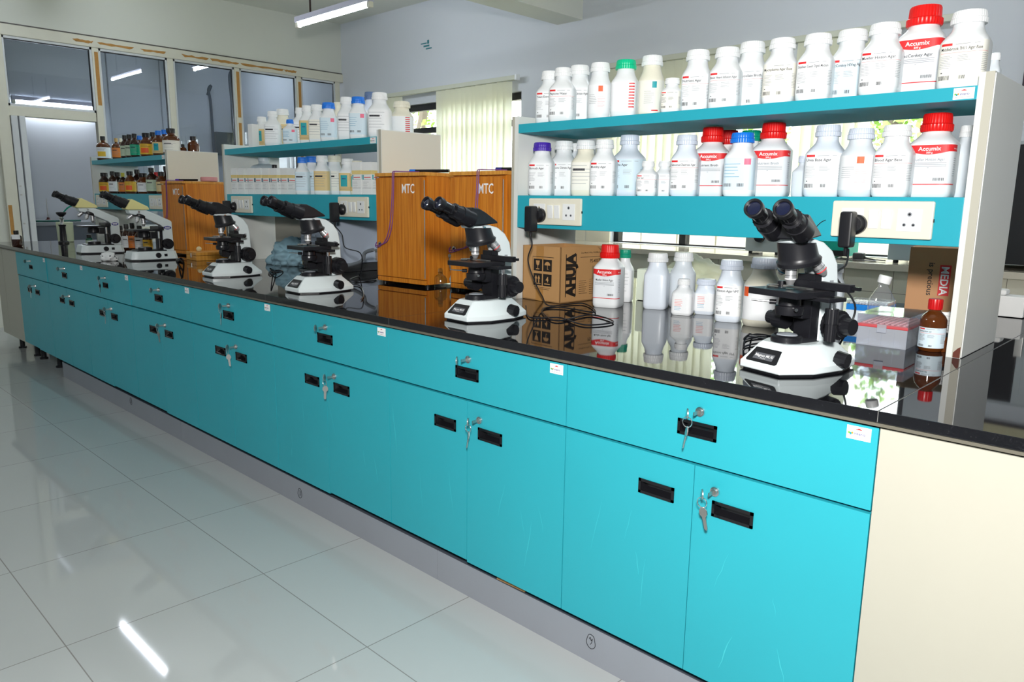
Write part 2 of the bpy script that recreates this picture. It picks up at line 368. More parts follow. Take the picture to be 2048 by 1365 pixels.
# vertical blinds
SLAT = bpy.data.materials.new('blind fabric'); SLAT.use_nodes = True; nt = SLAT.node_tree; nt.nodes.clear()
o_ = nt.nodes.new('ShaderNodeOutputMaterial'); d_ = nt.nodes.new('ShaderNodeBsdfDiffuse'); t_ = nt.nodes.new('ShaderNodeBsdfTranslucent'); x_ = nt.nodes.new('ShaderNodeMixShader')
d_.inputs['Color'].default_value = (*srgb(238, 238, 218), 1); t_.inputs['Color'].default_value = (*srgb(246, 246, 226), 1); x_.inputs[0].default_value = .42
nt.links.new(d_.outputs[0], x_.inputs[1]); nt.links.new(t_.outputs[0], x_.inputs[2]); nt.links.new(x_.outputs[0], o_.inputs['Surface'])
RAILM = mat('blind rail', srgb(206, 208, 190), .4)
def blind(label, x0, x1, z, spans, zb):
    t = thing('vertical_blind', label, 'blind', (0, 0, 0), 0, 'vertical blinds on the window wall')
    m = MB(); m.box(x0, x1, YB-.10, YB-.055, z-.045, z, RAILM, .006); m.box(x1-.01, x1+.015, YB-.105, YB-.05, z-.05, z+.004, WPLAST, .004); m.build('headrail', t)
    k = 0
    for a, b, st, ang in spans:
        x = a
        while x <= b:
            m = MB(); an = math.radians(ang+random.uniform(-5, 5)); c, s = math.cos(an), math.sin(an); hw = .05
            n = 5; vs = []
            for i in range(n):
                u = (i/(n-1)-.5)*2; bow = .006*(1-u*u)
                for zz in (zb, z-.05): vs.append((x+c*hw*u-s*bow, YB-.078+s*hw*u+c*bow-.01*(k % 2), zz))
            m.add(vs, [(2*i, 2*i+2, 2*i+3, 2*i+1) for i in range(n-1)], SLAT); m.build('slat', t, fix=False); x += st; k += 1
    return t
blind('short cream vertical blind gathered beside the open black window', -7.02, -4.86, 2.47, [(-6.98, -6.72, .06, 25), (-6.0, -4.93, .078, 18)], 1.0)
blind('long cream vertical blind glowing behind the front rack', -3.86, -1.02, 2.45, [(-3.8, -2.62, .078, 16), (-2.30, -2.17, .075, 20), (-2.0, -1.50, .075, 18)], 1.10)
# tiled ledge under the windows
t = thing('tiled_counter', 'cream tiled counter running under the windows', 'counter')
m = MB(); m.box(-7.9, 1.6, 3.47, YB-.002, .86, .90, LEDGE, .004); m.build('counter_top', t)
m = MB(); m.box(-7.9, 1.6, 3.50, YB-.002, 0, .86, TILEC); m.build('tiled_front', t, smooth=False)
DADO = mat('cream dado tile', srgb(244, 238, 218), .12, noise_=.05, nscale=3)
m = MB(); m.box(-7.9, -3.72, YB-.014, YB-.002, .90, 1.08, DADO); m.build('tiled_upstand', t, smooth=False); m = MB(); m.box(-1.12, 1.6, YB-.014, YB-.002, .90, 1.08, DADO)
for i in range(32):
    if not -3.73 < -7.9+i*.3 < -1.12: m.box(-7.9+i*.3, -7.898+i*.3, YB-.0145, YB-.0135, .90, 1.08, INKG)
m.build('tiled_upstand', t, smooth=False)
# ceiling lights
TUBE = mat('lit tube', (1, 1, 1), .4, emit=(.86, .93, 1.0), estr=70)
def tube_light(label, c, L, along='x', rods=True, group='fluorescent tube lights'):
    t = thing('tube_light', label, 'light', c, 0 if along == 'x' else PI/2, group)
    m = MB(); m.box(-L/2, L/2, -.03, .03, .0, .05, mat('batten enamel', srgb(206, 204, 222), .4), .004); m.build('batten', t)
    m = MB(); m.cyl((-L/2+.04, 0, -.024), (L/2-.04, 0, -.024), .016, .016, TUBE, 16); m.build('tube', t)
    for s in (-1, 1):
        m = MB(); m.box(s*(L/2-.02)-.022, s*(L/2-.02)+.022, -.02, .02, -.045, .0, IVORY, .004); m.build('lamp_holder', t)
    if rods:
        for s in (-.3, .3):
            m = MB(); m.cyl((s*L, 0, .05), (s*L, 0, 3.4-c[2]), .009, .009, mat('rusty rod', (.05, .03, .025), .6), 10); m.build('rod', t)
    return t
tube_light('hanging tube light over the bench beside the ceiling beam', (-5.56, 2.42, 2.86), 1.17)
tube_light('tube light over the aisle mirrored in the floor tiles', (-6.73, .83, 3.1), 1.22)
tube_light('added hanging tube light across the aisle, out of view', (-4.2, -2.3, 2.86), 1.24)  # unseen lamp, added as fill light from the aisle side
tube_light('added hanging tube light above the front rack, out of view', (-1.6, 2.42, 2.86), 1.24)  # lamp out of view, added to light the room
tube_light('added hanging tube light at the window end of the aisle, out of view', (2.4, 2.42, 2.86), 1.24)  # added lamp outside the view, more light for the window side
tube_light('wall tube light glowing in the room behind the partition', (-10.93, 1.68, 2.44), 1.0, 'y', False)
tube_light('hanging tube light in the room behind the partition', (-9.6, 3.2, 3.0), 1.2, 'x', True)

# room behind the partition
t = thing('annex_counter', 'grey counter in the room behind the doorway', 'counter')
m = MB(); m.box(-10.9, -9.85, -1.5, 3.6, .90, .94, mat('grey slab', srgb(150, 154, 158), .2, noise_=.05, nscale=20), .004); m.build('counter_top', t)
m = MB(); m.box(-10.9, -9.88, -1.45, 3.55, 0, .90, mat('grey counter front', srgb(104, 110, 120), .4, noise_=.04, nscale=6)); m.build('counter_front', t, smooth=False)
for i, (px, py, hgt, nm, lb) in enumerate(((60, 443, .17, 'gas_burner', 'dark burner with red base nearer the door jamb on the annex counter'), (97, 442, .28, 'gas_burner', 'tall thin burner on the annex counter beside the grey-green hose'))):
    p = at(px, 443, x=-10.12)
    b = thing(nm, lb, 'burner', (p[0], p[1], .941))
    m = MB(); m.lathe([(.05, 0), (.05, .012), (.018, .03), (.014, .05)], mat('maroon base', (.08, .012, .012), .5)); m.build('base', b)
    m = MB(); m.cyl((0, 0, .05), (0, 0, hgt), .011 if i == 0 else .006, .010 if i == 0 else .004, BLACK if i == 0 else STEEL, 12); m.build('barrel', b)
m = MB(); p0, p1 = at(38, 446, x=-9.95), at(112, 443, x=-9.95)
m.tube([(p0[0], p0[1]-.1, .952), (p0[0], (p0[1]+p1[1])/2-.1, .953), (p1[0]+.02, p1[1], .953), (p1[0]-.1, p1[1]+.3, .953)], .011, mat('green hose', (.01, .12, .09), .5), 8, 6)
tag(m.build('gas_hose'), 'dark green rubber hose lying along the annex counter', 'hose')
for i, pts in enumerate(([(415, 190), (422, 172), (417, 180), (421, 205), (425, 260), (430, 330)], [(470, 140), (459, 150), (463, 200), (466, 250), (470, 280), (462, 300)], [(483, 165), (492, 173), (502, 175), (512, 171), (518, 166)])):
    m = MB(); m.tube([at(a, b, x=-10.78) for a, b in pts], .02, mat('grey cable', (.035, .05, .07), .5), 8, 6)
    tag(m.build('wall_cable'), ['looped grey cable hanging lower on the annex wall', 'long grey cable hanging behind the third mullion of the partition', 'short drooping cable ending at a pale junction on the annex wall'][i], 'cable')
p = at(456, 288, x=-10.95)
t = thing('wall_cabinet', 'dark unit with pale green panel on the annex wall', 'cabinet', (-10.98, p[1], p[2]))
m = MB(); m.box(0, .16, -.24, .36, -.18, .16, mat('dark unit', (.03, .045, .045), .5), .01); m.build('body', t)
m = MB(); m.box(.16, .168, .06, .30, -.12, .07, mat('pale green panel', srgb(150, 160, 120), .5)); m.build('panel', t, smooth=False)
# outside
m = MB(); m.box(-9, 3, 4.95, 5.1, -.3, 1.34, mat('cream parapet', srgb(236, 228, 204), .7, noise_=.05, nscale=3))
for i in range(30): m.box(-9+i*.42, -8.99+i*.42, 4.945, 4.95, -.3, 1.34, flat('parapet joint', 150, 140, 120))
struct(m, 'wall_outside', 'sunlit cream parapet seen low through the long window', 'wall')
m = MB(); m.box(-26, 14, YB+.4, 30, -.5, -.3, mat('earth', (.22, .20, .12), .9, noise_=.2, nscale=1)); struct(m, 'ground_outside', 'sunlit ground beyond the windows', 'ground')
LEAF = mat('leaf', srgb(120, 158, 62), .5, noise_=.35, nscale=4); BARK = mat('bark', (.10, .08, .06), .9, noise_=.3, nscale=10)
def tree(x, y, h, r, label, seed, nl=1400):
    rd = random.Random(seed); t = thing('garden_tree', label, 'tree', (x, y, -.3), 0, 'trees outside the windows')
    m = MB(); m.tube([(0, 0, 0), (.1, .05, h*.35), (-.05, 0, h*.6), (.1, .1, h*.85)], .09, BARK, 8, 4); m.build('trunk', t)
    m = MB()
    for k in range(nl):
        a, b, q = rd.uniform(0, 2*PI), rd.uniform(-1, 1), rd.random()**.45
        p = Vector((math.cos(a)*math.sqrt(1-b*b), math.sin(a)*math.sqrt(1-b*b), b*1.15))*r*q + Vector((0, 0, h*.62))
        d = Vector((rd.uniform(-1, 1), rd.uniform(-1, 1), rd.uniform(-1, .4))).normalized()*.11; w = d.orthogonal().normalized()*.035
        m.add([p, p+d*.5+w, p+d, p+d*.5-w], [(0, 1, 2, 3)], LEAF)
    m.build('foliage', t, smooth=False, fix=False); return t
tree(-12.0, 8.6, 4.2, 1.5, 'leafy tree showing through the open part of the shorter blind', 1, 650)
tree(-14.6, 11.5, 5.0, 1.6, 'farther leafy tree behind the first one, seen past the black window frame', 4, 900)
tree(-5.3, 8.6, 4.4, 1.5, 'leafy tree seen between slats above the blue-capped bottle', 2)
tree(-2.9, 8.8, 3.6, 1.1, 'leafy tree at the poster end of the long blind', 3)
wd = bpy.data.worlds.new('sky'); bpy.context.scene.world = wd; wd.use_nodes = True
bg = wd.node_tree.nodes['Background']; bg.inputs['Color'].default_value = (.93, .97, 1, 1); bg.inputs['Strength'].default_value = 9.5
# poster on the window wall
pp = at(2039, 216, y=YB-.02); t = thing('framed_poster', 'dark framed cream poster with teal disc on the window wall', 'poster', (pp[0], YB-.004, pp[2]))
m = MB(); pw, ph = .62, .62
for q in ((0, .02, 0, ph), (pw-.02, pw, 0, ph), (0, pw, 0, .02), (0, pw, ph-.02, ph)): m.box(q[0], q[1], -.025, 0, q[2], q[3], mat('dark frame', (.03, .018, .03), .4))
m.build('frame', t, smooth=False)
m = MB(); m.box(.02, pw-.02, -.012, -.002, .02, ph-.02, mat('cream poster', srgb(216, 208, 168), .5)); m.build('sheet', t, smooth=False)
m = MB(); m.cyl((pw/2, -.0125, .26), (pw/2, -.0135, .26), .17, .17, mat('teal disc', srgb(60, 138, 148), .5, noise_=.25, nscale=12), 48)
put_lines(m, planefn((0, -.0128, 0), (1, 0, 0), (0, 0, 1)), .1, .52, .53, 2, .022, INK, .008, .1); m.build('print', t, smooth=False)
# oven on the tiled counter, at the far end
t = thing('drying_oven', 'grey oven with black front and latch standing under the poster', 'oven', (-.70, 3.58, .901))
m = MB(); m.box(0, .60, 0, .50, .03, .72, mat('oven grey', srgb(176, 184, 188), .4, noise_=.03, nscale=10), .006); m.build('body', t)
m = MB(); m.box(.012, .30, -.012, -.002, .035, .70, mat('oven black front', (.012, .012, .014), .3), .004); m.build('front', t); m = MB(); m.box(.305, .59, -.04, -.002, .035, .70, mat('oven door grey', srgb(190, 198, 202), .4), .006); m.box(.34, .55, -.043, -.039, .09, .64, mat('oven door grey', srgb(190, 198, 202), .4), .002); m.build('door', t)
m = MB(); m.box(.29, .33, -.055, -.041, .30, .42, STEEL, .003); m.build('latch', t)
m = MB(); m.box(.602, .612, .06, .48, .06, .68, mat('oven door grey', srgb(190, 198, 202), .4), .004); m.build('side_door', t)
m = MB(); m.box(.612, .63, .10, .13, .30, .40, STEEL, .003); m.box(.612, .62, .12, .24, .33, .345, STEEL); m.build('bolt', t)
for a in (.04, .56):
    for b in (.04, .46): m = MB(); m.cyl((a, b, 0), (a, b, .03), .02, .02, BLACK, 12); m.build('foot', t)
# instruments on the tiled counter seen under the front rack
t = thing('grey_instrument', 'grey metal instrument with one black knob on the tiled counter', 'instrument', (-2.03, 3.66, .901))
m = MB(); m.box(-.13, .13, 0, .22, .02, .21, mat('instrument grey', srgb(168, 178, 180), .45, noise_=.04, nscale=10), .006); m.build('body', t)
m = MB(); m.cyl((-.02, 0, .125), (-.02, -.025, .125), .04, .036, BLACK, 24); m.build('knob', t)
for a in (-.1, .1): m = MB(); m.cyl((a, .03, 0), (a, .03, .02), .014, .014, BLACK, 10); m.build('foot', t)
t = thing('teal_case', 'bright teal case standing behind the instrument on the tiled counter', 'case', (-1.62, 3.80, .901))
m = MB(); m.box(-.14, .14, 0, .2, .012, .20, flat('teal case', 0, 170, 150), .008); m.build('body', t); m = MB(); m.box(-.142, .142, -.004, .0, .012, .05, BLACK); m.build('rim', t, smooth=False)
t = thing('oven_box', 'wide pale grey box with black vent behind the cardboard carton', 'box', (-.92, 3.60, .901))
m = MB(); m.box(-.24, .22, 0, .42, .02, .30, mat('pale grey steel', srgb(164, 180, 184), .45, noise_=.03, nscale=8), .006); m.build('body', t)
m = MB(); m.box(.04, .20, -.004, .0, .10, .14, BLACK); m.build('vent', t, smooth=False)
for a in (-.2, .18): m = MB(); m.cyl((a, .04, 0), (a, .04, .02), .016, .016, BLACK, 10); m.build('foot', t)
t = thing('charger', 'black round charger with coiled wire on the tiled counter', 'charger', (-1.36, 3.68, .901))
m = MB(); m.box(-.035, .035, -.03, .03, .0, .05, mat('dark grey plastic', (.06, .06, .065), .5), .012); m.build('body', t)
m = MB(); m.tube([(.03, 0, .02), (.12, -.03, .006), (.06, -.1, .006), (-.1, -.08, .006), (-.12, .02, .006), (.02, .06, .006), (.16, .02, .006)], .004, BLACK, 6, 8); m.build('wire', t)
# ------------------------------------------------------------------ the bench
def panel_hole(m, x0, x1, z0, z1, holes, mt, y0=0., y1=.018): holed(m, x0, x1, y0, y1, z0, z1, holes, mt)
HW, HH = .050, .0185
def handle(parent, cx, cz):
    m = MB(); f = .007
    for q in ((-HW, HW, HH-f, HH), (-HW, HW, -HH, -HH+f), (-HW, -HW+f, -HH, HH), (HW-f, HW, -HH, HH)): m.box(cx+q[0], cx+q[1], -.003, .004, cz+q[2], cz+q[3], BLACKG)
    a, b = HW-f, HH-f
    F = [(cx-a, .0, cz-b), (cx+a, .0, cz-b), (cx+a, .0, cz+b), (cx-a, .0, cz+b)]
    B = [(cx-a*.86, .014, cz-b*.2), (cx+a*.86, .014, cz-b*.2), (cx+a*.86, .014, cz+b), (cx-a*.86, .014, cz+b)]
    m.add(F+B, [(0, 1, 5, 4), (1, 2, 6, 5), (2, 3, 7, 6), (3, 0, 4, 7), (4, 5, 6, 7)], BLACKG)
    return m.build('handle', parent, smooth=False, fix=False)
def lock(parent, x, z, keys, rd):
    m = MB(); m.cyl((x, 0, z), (x, -.004, z), .012, .011, CHROME, 24); m.cyl((x, -.004, z), (x, -.008, z), .008, .007, STEEL, 20); m.build('lock', parent)
    m = MB(); t = rd.uniform(-.25, .25)
    # key left in the lock: flat bow
    m.box(x-.0012, x+.0012, -.030, -.008, z-.004, z+.004, STEEL)
    m.cyl((x-.012, -.034, z-.001), (x-.014, -.0355, z-.001), .0125, .0125, STEEL, 20)
    k = m.build('key', parent)
    if keys:
        m = MB(); cx, cz = x-.012, z-.020
        m.tube([(cx+.012*math.cos(a), -.035, cz+.012*math.sin(a)) for a in [i*PI/8 for i in range(17)]], .0011, CHROME, 6); m.build('key_ring', k)
        m = MB(); M = Matrix.Translation((cx, -.032, cz-.012)) @ Matrix.Rotation(t, 4, 'Y') @ Matrix.Rotation(rd.uniform(-.9, .9), 4, 'Z')
        pr = [(-.004, 0), (.004, 0), (.010, -.008), (.010, -.017), (.0045, -.023), (.0045, -.050), (.001, -.054), (-.0035, -.050), (-.0045, -.023), (-.010, -.017), (-.010, -.008)]
        n = len(pr); m.add([M @ Vector((a, -.001, b)) for a, b in pr]+[M @ Vector((a, .001, b)) for a, b in pr], [tuple(range(n)), tuple(range(n, 2*n))]+[(i, (i+1) % n, n+(i+1) % n, n+i) for i in range(n)], STEEL)
        m.build('hanging_key', k, smooth=False)
def sticker(parent, o, ux, uy, w, h, detail=True):
    m = MB(); fn = planefn(o, ux, uy); put_rect(m, fn, 0, w, 0, h, INKW, 1)
    nrm = Vector(ux).cross(Vector(uy)).normalized()*.0004; f2 = planefn(Vector(o)+nrm, ux, uy)
    put_text(m, 'interio', f2, w*.32, h*.36, h*.2, INKN, .015, maxw=w*.62)
    for i, c in enumerate((flat('logo green', 120, 190, 60), INKT, flat('logo orange', 250, 150, 40))):
        a = (.10, .17, .24)[i]*w
        m.add([f2(a+.045*w*math.cos(q), h*.46+.06*w*math.sin(q)*(1 if i == 1 else .8)-(h*.06 if i == 1 else 0)) for q in [k*PI/6 for k in range(12)]], [tuple(range(12))], c)
    put_rect(m, f2, w*.38, w*.62, h*.74, h*.80, INKR, 1); put_rect(m, f2, w*.46, w*.56, h*.80, h*.85, INKR, 1)
    put_rect(m, f2, w*.1, w*.9, h*.16, h*.19, INKG, 1)
    return m.build('sticker', parent, smooth=False, fix=False)
where = ['nearest the plain cream end panel', 'second from the near end, below the printed carton', 'third from the near end, before the louvred case', 'fourth from the near end, before the small wooden box',
         'before the yellow-headed microscope beside the bunched wire', 'third from the far end, before the farthest yellow-headed microscope', 'second from the far end, beside the bench tap', 'farthest along, next to the cream cabinet on black feet']
for k in range(8):
    rd = random.Random(40+k); xr = -k*W; xl = xr-W; g = .0015
    t = thing('lab_cabinet', 'teal drawer and two-door bench cabinet '+where[k], 'cabinet', (0, 0, 0), 0, 'teal cabinets under the bench')
    m = MB(); m.box(xl+.001, xr-.001, .0195, .80, .137, .833, TEAL); m.build('body', t, smooth=False)
    cx = xl+W/2
    dx = rd.uniform(-.003, .003)
    m = MB(); hz = .742; panel_hole(m, xl+g, xr-g, .6645, .832, [(cx-HW+.002, cx+HW-.002, hz-HH+.002, hz+HH-.002)], TEAL, -.0 + (-.004 if k in (5, 7) else 0)); d = m.build('drawer', t, smooth=False)
    handle(d, cx, hz); lock(d, cx+.006, .786, k in (0, 3, 5), rd)
    sticker(d, (xr-.060, -.0008-(.004 if k in (5, 7) else 0), .800), (1, 0, 0), (0, 0, 1), .046, .027)
    for s in (-1, 1):
        a, b = (xl+g, cx-.001) if s < 0 else (cx+.001, xr-g); hx = cx+s*.100; hz = .568
        zb = .137 + (.006 if (k+s) % 3 == 0 else 0)
        m = MB(); panel_hole(m, a, b, zb, .657, [(hx-HW+.002, hx+HW-.002, hz-HH+.002, hz+HH-.002)], TEAL)
        d = m.build('door', t, smooth=False)
        if s > 0: lock(d, cx+.055, .609, k != 6, rd)
        handle(d, hx, hz)
        m = MB()
        for i in range(rd.randint(2, 5)):
            sx, sz = rd.uniform(a+.03, b-.03), rd.uniform(.18, .42); l, w_ = rd.uniform(.03, .16), rd.uniform(.0006, .0014); tl = rd.uniform(-.35, .35)
            P = [(sx+tl*l*q/4+rd.uniform(-.002, .002), sz+l*q/4) for q in range(5)]
            m.add([(p[0]+e, -.0004, p[1]) for p in P for e in (-w_*(1-abs(P.index(p)-2)/2.6), w_*(1-abs(P.index(p)-2)/2.6))], [(2*i, 2*i+1, 2*i+3, 2*i+2) for i in range(4)], flat('pale scuff', 70, 196, 206))
        m.build('scuff', d, smooth=False, fix=False)
    if k >= 6:
        for lx in ((xl+.06, xr-.30) if k == 7 else (xr-.05,)):
            for ly in (.10, .66):
                m = MB(); m.lathe([(.030, 0), (.030, .012), (.019, .016), (.019, .10), (.028, .137)], BLACK, (lx, ly, 0), 16); m.build('foot', t)
# plinth boards
PX = [.60, -1.335, -3.387, -5.385]
marks = ['plinth board below the cream end panel side, marked with a circled figure', 'middle plinth board below the printed carton and wooden cabinets, circled figure on it', 'farthest plinth board, ending at the open black feet']
for i in range(3):
    a, b = PX[i+1]+.001, PX[i]-.001
    m = MB(); m.box(a, b, .026, .044, 0, .106, GREYM); m.box(a, b, .0262, .0438, .1035, .107, flat('plinth edge tape', 84, 86, 96))
    o = m.build('plinth_board', smooth=False); tag(o, 'grey '+marks[i], 'board', 'grey plinth boards')
    if True:
        px, py = ((1182, 1284), (600, 987), (262, 803))[i]; c = at(px, py, y=.026); m = MB(); fn = planefn((c[0], .0254, c[2]), (1, 0, 0), (0, 0, 1))
        R0 = .021
        m.tube([fn(.72*R0*math.cos(q*PI/10+1.2)*(1+.1*math.sin(q)), R0*math.sin(q*PI/10+1.2)) for q in range(21)], .0009, INK, 5)
        sq = {0: [(-.006, .006), (-.003, .012), (.001, .003), (.005, .01), (.003, -.002), (-.002, -.009)], 1: [(-.006, .009), (.003, .010), (.005, .004), (-.001, .001), (.006, -.003), (.003, -.009), (-.006, -.008)], 2: [(-.004, .008), (.004, .008), (-.003, -.004), (.004, -.008), (-.004, -.006), (.003, .003)]}[i]
        m.tube([fn(a_*.9, b_) for a_, b_ in sq], .0009, INK, 5, 5); m.build('marker_figure', o)
# splinter of edge tape hanging from the plinth
m = MB(); a = at(990, 1166, y=.02); b = at(1045, 1182, y=.015); m.add([(a[0], .027, .1085), (b[0], .024, .113), (b[0], .026, .118), (a[0], .029, .114), (a[0], .034, .1085), (b[0], .033, .112)], [(0, 1, 2, 3), (0, 1, 5, 4), (3, 2, 5, 4), (0, 3, 4), (1, 5, 2)], CARD)
tag(m.build('tape_splinter', smooth=False), 'pale splinter of edging hanging out above the plinth', 'splinter')
# cream end units
t = thing('end_cabinet', 'plain cream end panel of the bench beside the brightest teal cabinet', 'cabinet')
m = MB(); m.box(.0015, .60, -.001, 1.72, .137, .833, CREAM); m.box(.02, .58, .05, 1.68, .0, .137, BLACK); m.build('body', t, smooth=False); m = MB(); m.box(.0, .0016, .003, .75, .14, .83, BLACK); m.build('gap', t, smooth=False)
t = thing('end_cabinet', 'cream cabinet at the far end of the bench on black feet', 'cabinet')
m = MB(); m.box(-6.84, -6.201, -.001, .80, .137, .833, CREAM); m.box(-6.63, -6.627, -.0016, .0, .15, .83, flat('cream joint', 150, 144, 126)); m.build('body', t, smooth=False)
for lx in (-6.75, -6.3):
    for ly in (.10, .62): m = MB(); m.lathe([(.030, 0), (.030, .012), (.019, .016), (.019, .10), (.028, .137)], BLACK, (lx, ly, 0), 16); m.build('foot', t)
# countertop in slabs
m = MB(); SL = [.63, .0, -1.52, -2.34, -3.85, -5.40, -6.93]
for a, b in zip(SL[1:], SL): m.box(a+.0006, b-.0006, -.020, 1.75, .8475, CT, GRAN, .0012)
for a in SL[1:-1]: m.box(a-.0006, a+.0006, -.0195, 1.749, .848, CT-.0008, flat('seam filler', 120, 120, 118))
m.box(-6.92, .62, -.014, 1.74, .8385, .8474, flat('bench edging', 104, 100, 88)); m.box(-6.92, .62, .002, 1.74, .8335, .8386, BLACK)
tag(m.build('countertop', bevel=0), 'polished black granite countertop running the length of the bench', 'countertop')
# ------------------------------------------------------------------ reagent racks
DTEAL = TEALD; 
def rack(x0, x1, label, reaches=True):
    t = thing('reagent_rack', label, 'rack', (0, 0, 0), 0, 'reagent racks along the bench')
    for a, b, outer in ((x0-.033, x0, -1), (x1, x1+.033, 1)):
        m = MB(); m.box(a, b, SY0, SY1, CT, 1.570, WHITEL)
        e0, e1 = (b-.014, b) if outer < 0 else (a+.014, b)
        m.box(e0 if outer > 0 else a, e1 if outer > 0 else a+.014, SY0-.001, SY0, CT+.002, 1.570, CREAM)
        p = m.build('side_panel', t, smooth=False)
        m = MB(); q = (b, b+.002) if outer > 0 else (a-.002, a); m.box(q[0], q[1], SY0+.004, SY1-.004, CT+.002, 1.566, FACING if x0 < -2 else WHITEL); m.build('facing', p, smooth=False)
    m = MB(); m.box(x0, x1, SY0+.002, SY1, SHI-.0325, SHI, SHELFM, .002); m.box(x0, x1, SY0, SY0+.004, SHI-.033, SHI, DTEAL, .001); us = m.build('upper_shelf', t)
    sticker(us, (x1-.052, SY0-.0006, SHI-.030), (1, 0, 0), (0, 0, 1), .046, .027)
    m = MB(); m.box(x0, x1, SY0+.10, SY1, SLO-.02, SLO, DTEAL, .002); m.build('lower_shelf', t)
    m = MB(); m.box(x0, x1, SY0, SY0+.098, 1.151, SLO, DTEAL, .002); m.box(x0, x1, SY1-.09, SY1, 1.151, SLO-.021, DTEAL, .002); m.build('socket_duct', t)
    return t
RA = rack(-1.596, -.062, 'front reagent rack loaded with white media bottles')
RB = rack(-4.056, -2.505, 'middle reagent rack with blue-capped bottles and small cartons')
RC = rack(-6.455, -4.955, 'far reagent rack crowded with amber bottles')
c = at(1635, 450, y=SY0); m = MB(); m.tube([(c[0]-.012, SY0-.0005, c[2]-.008), (c[0]-.010, SY0-.0005, c[2]-.014), (c[0]+.008, SY0-.0005, c[2]+.006), (c[0]+.022, SY0-.0005, c[2]+.014)], .0012, INK, 5, 5); m.build('pen_tick', RA)
c = at(1910, 706, y=SY0); m = MB(); m.add([(-.046, SY0-.0016, CT+.001), (-.030, SY0-.0016, CT+.001), (-.030, SY0-.0016, CT+.03), (-.036, SY0-.0016, CT+.026), (-.046, SY0-.0016, CT+.014)], [(0, 1, 2, 3, 4)], flat('chipped edge', 96, 44, 30)); m.build('chipped_edge', RA, smooth=False)
def socket(x, label, plugged):
    t = thing('socket_plate', label, 'socket', (x, SY0, 1.2145), 0, 'switch and socket plates on the racks')
    m = MB(); m.box(-.128, .128, -.012, 0, -.049, .049, IVORY, .005); m.build('plate', t)
    for a in (-.072, .072):
        m = MB(); m.box(a-.029, a+.029, -.0135, -.0118, -.029, .029, WPLAST, .0006)
        for dx, dz, r in ((0, .015, .0058), (-.011, -.012, .0046), (.011, -.012, .0046)): m.cyl((a+dx, -.0137, dz), (a+dx, -.0128, dz), r, r, INKG if (a > 0) else IVORY, 14); m.cyl((a+dx, -.0139, dz), (a+dx, -.0129, dz), r*.55, r*.55, BLACK, 10)
        m.build('socket', t)
    for a in (-.0165, .0165):
        m = MB(); m.prism([(-.0118, -.024), (-.0135, -.024), (-.0185, .024), (-.0118, .024)], a-.0125, a+.0125, WPLAST); m.build('switch', t, bevel=.001)
    m = MB(); m.box(.1275, .1295, -.008, -.003, -.004, .004, BLACK); m.build('clip', t, smooth=False)
    return t
SK = [(-1.398, 'socket plate near the printed carton on the front rack', 1), (-.252, 'large socket plate beside the biggest microscope on the front rack', 1), (-3.855, 'socket plate near the cloth heap on the middle rack', 1), (-2.70, 'socket plate beside the wooden cabinet on the middle rack', 1), (-6.27, 'socket plate behind the first yellow-headed microscope', 0), (-5.14, 'socket plate behind the second yellow-headed microscope', 0)]
for a, b, c_ in SK: socket(a, b, c_)
def adapter(x, label, cord, cl=None, w=.034, h=.085, turn=0):
    t = thing('power_adapter', label, 'adapter', (x, SY0-.0146, 1.205), turn, 'black power adapters')
    m = MB(); m.box(-w/2-.010, w/2-.010, -.066, -.024, -.066, .030, BLACK, .007); m.build('body', t)
    m = MB(); m.lathe([(.026, 0), (.026, .012), (.021, .018), (.019, .027)], BLACK, M=Matrix.Translation((-.002, 0, -.004)) @ Matrix.Rotation(PI/2, 4, 'X'), n=28); m.build('plug', t)
    m = MB(); m.lathe([(.003, -.022), (.005, -.012), (.006, 0)], BLACK, (-.010, -.045, -.066), 12); m.build('strain_relief', t)
    base = Vector(t.location)
    P = [Vector((-.010, -.045, -.084))]+[Vector(q)-base for q in cord]
    m = MB(); m.tube(P, .0026, BLACK, 7, 8, zmin=CT+.0032-base.z); m.build('cord', t, label='thin black cord')
    return t
def gp(px, py, z=CT): return tuple(at(px, py, z=z))
def cp(px, py, y): return tuple(at(px, py, y=y))
zc = CT+.0045
adapter(-1.458, 'black plug adapter above the printed carton, its cord looping over the counter',
    [cp(1064, 490, .60), cp(1056, 520, .60), cp(1068, 560, .61), cp(1084, 592, .62), gp(1100, 612, zc), gp(1165, 607, zc), gp(1190, 625, zc), gp(1130, 616, zc), gp(1090, 616, zc), gp(1086, 627, zc), gp(1115, 642, zc), gp(1180, 630, zc), gp(1227, 644, zc), gp(1170, 650, zc), gp(1120, 636, zc), gp(1060, 635, zc), gp(1052, 612, zc)])
adapter(-.306, 'black plug adapter beside the large socket plate, cord running behind the biggest microscope',
    [cp(1697, 500, .60), cp(1692, 530, .56), cp(1672, 553, .50), (-.22, .44, 1.00), (-.24, .40, .90)])
adapter(-3.93, 'black plug adapter on the middle rack at the end nearer the partition',
    [(-3.95, .6, 1.05), (-3.94, .60, .92), (-3.93, .56, zc), (-3.90, .50, zc), (-3.86, .47, zc), (-3.90, .44, zc)])
adapter(-2.775, 'black plug adapter on the middle rack with cord hanging before the louvred case',
    [cp(684, 470, .62), cp(690, 495, .60), cp(720, 506, .58), cp(724, 530, .60), gp(718, 552, zc), gp(700, 560, zc), gp(740, 562, zc), gp(752, 558, zc), gp(700, 566, zc), gp(720, 572, zc), gp(727, 590, zc), gp(722, 600, zc)])
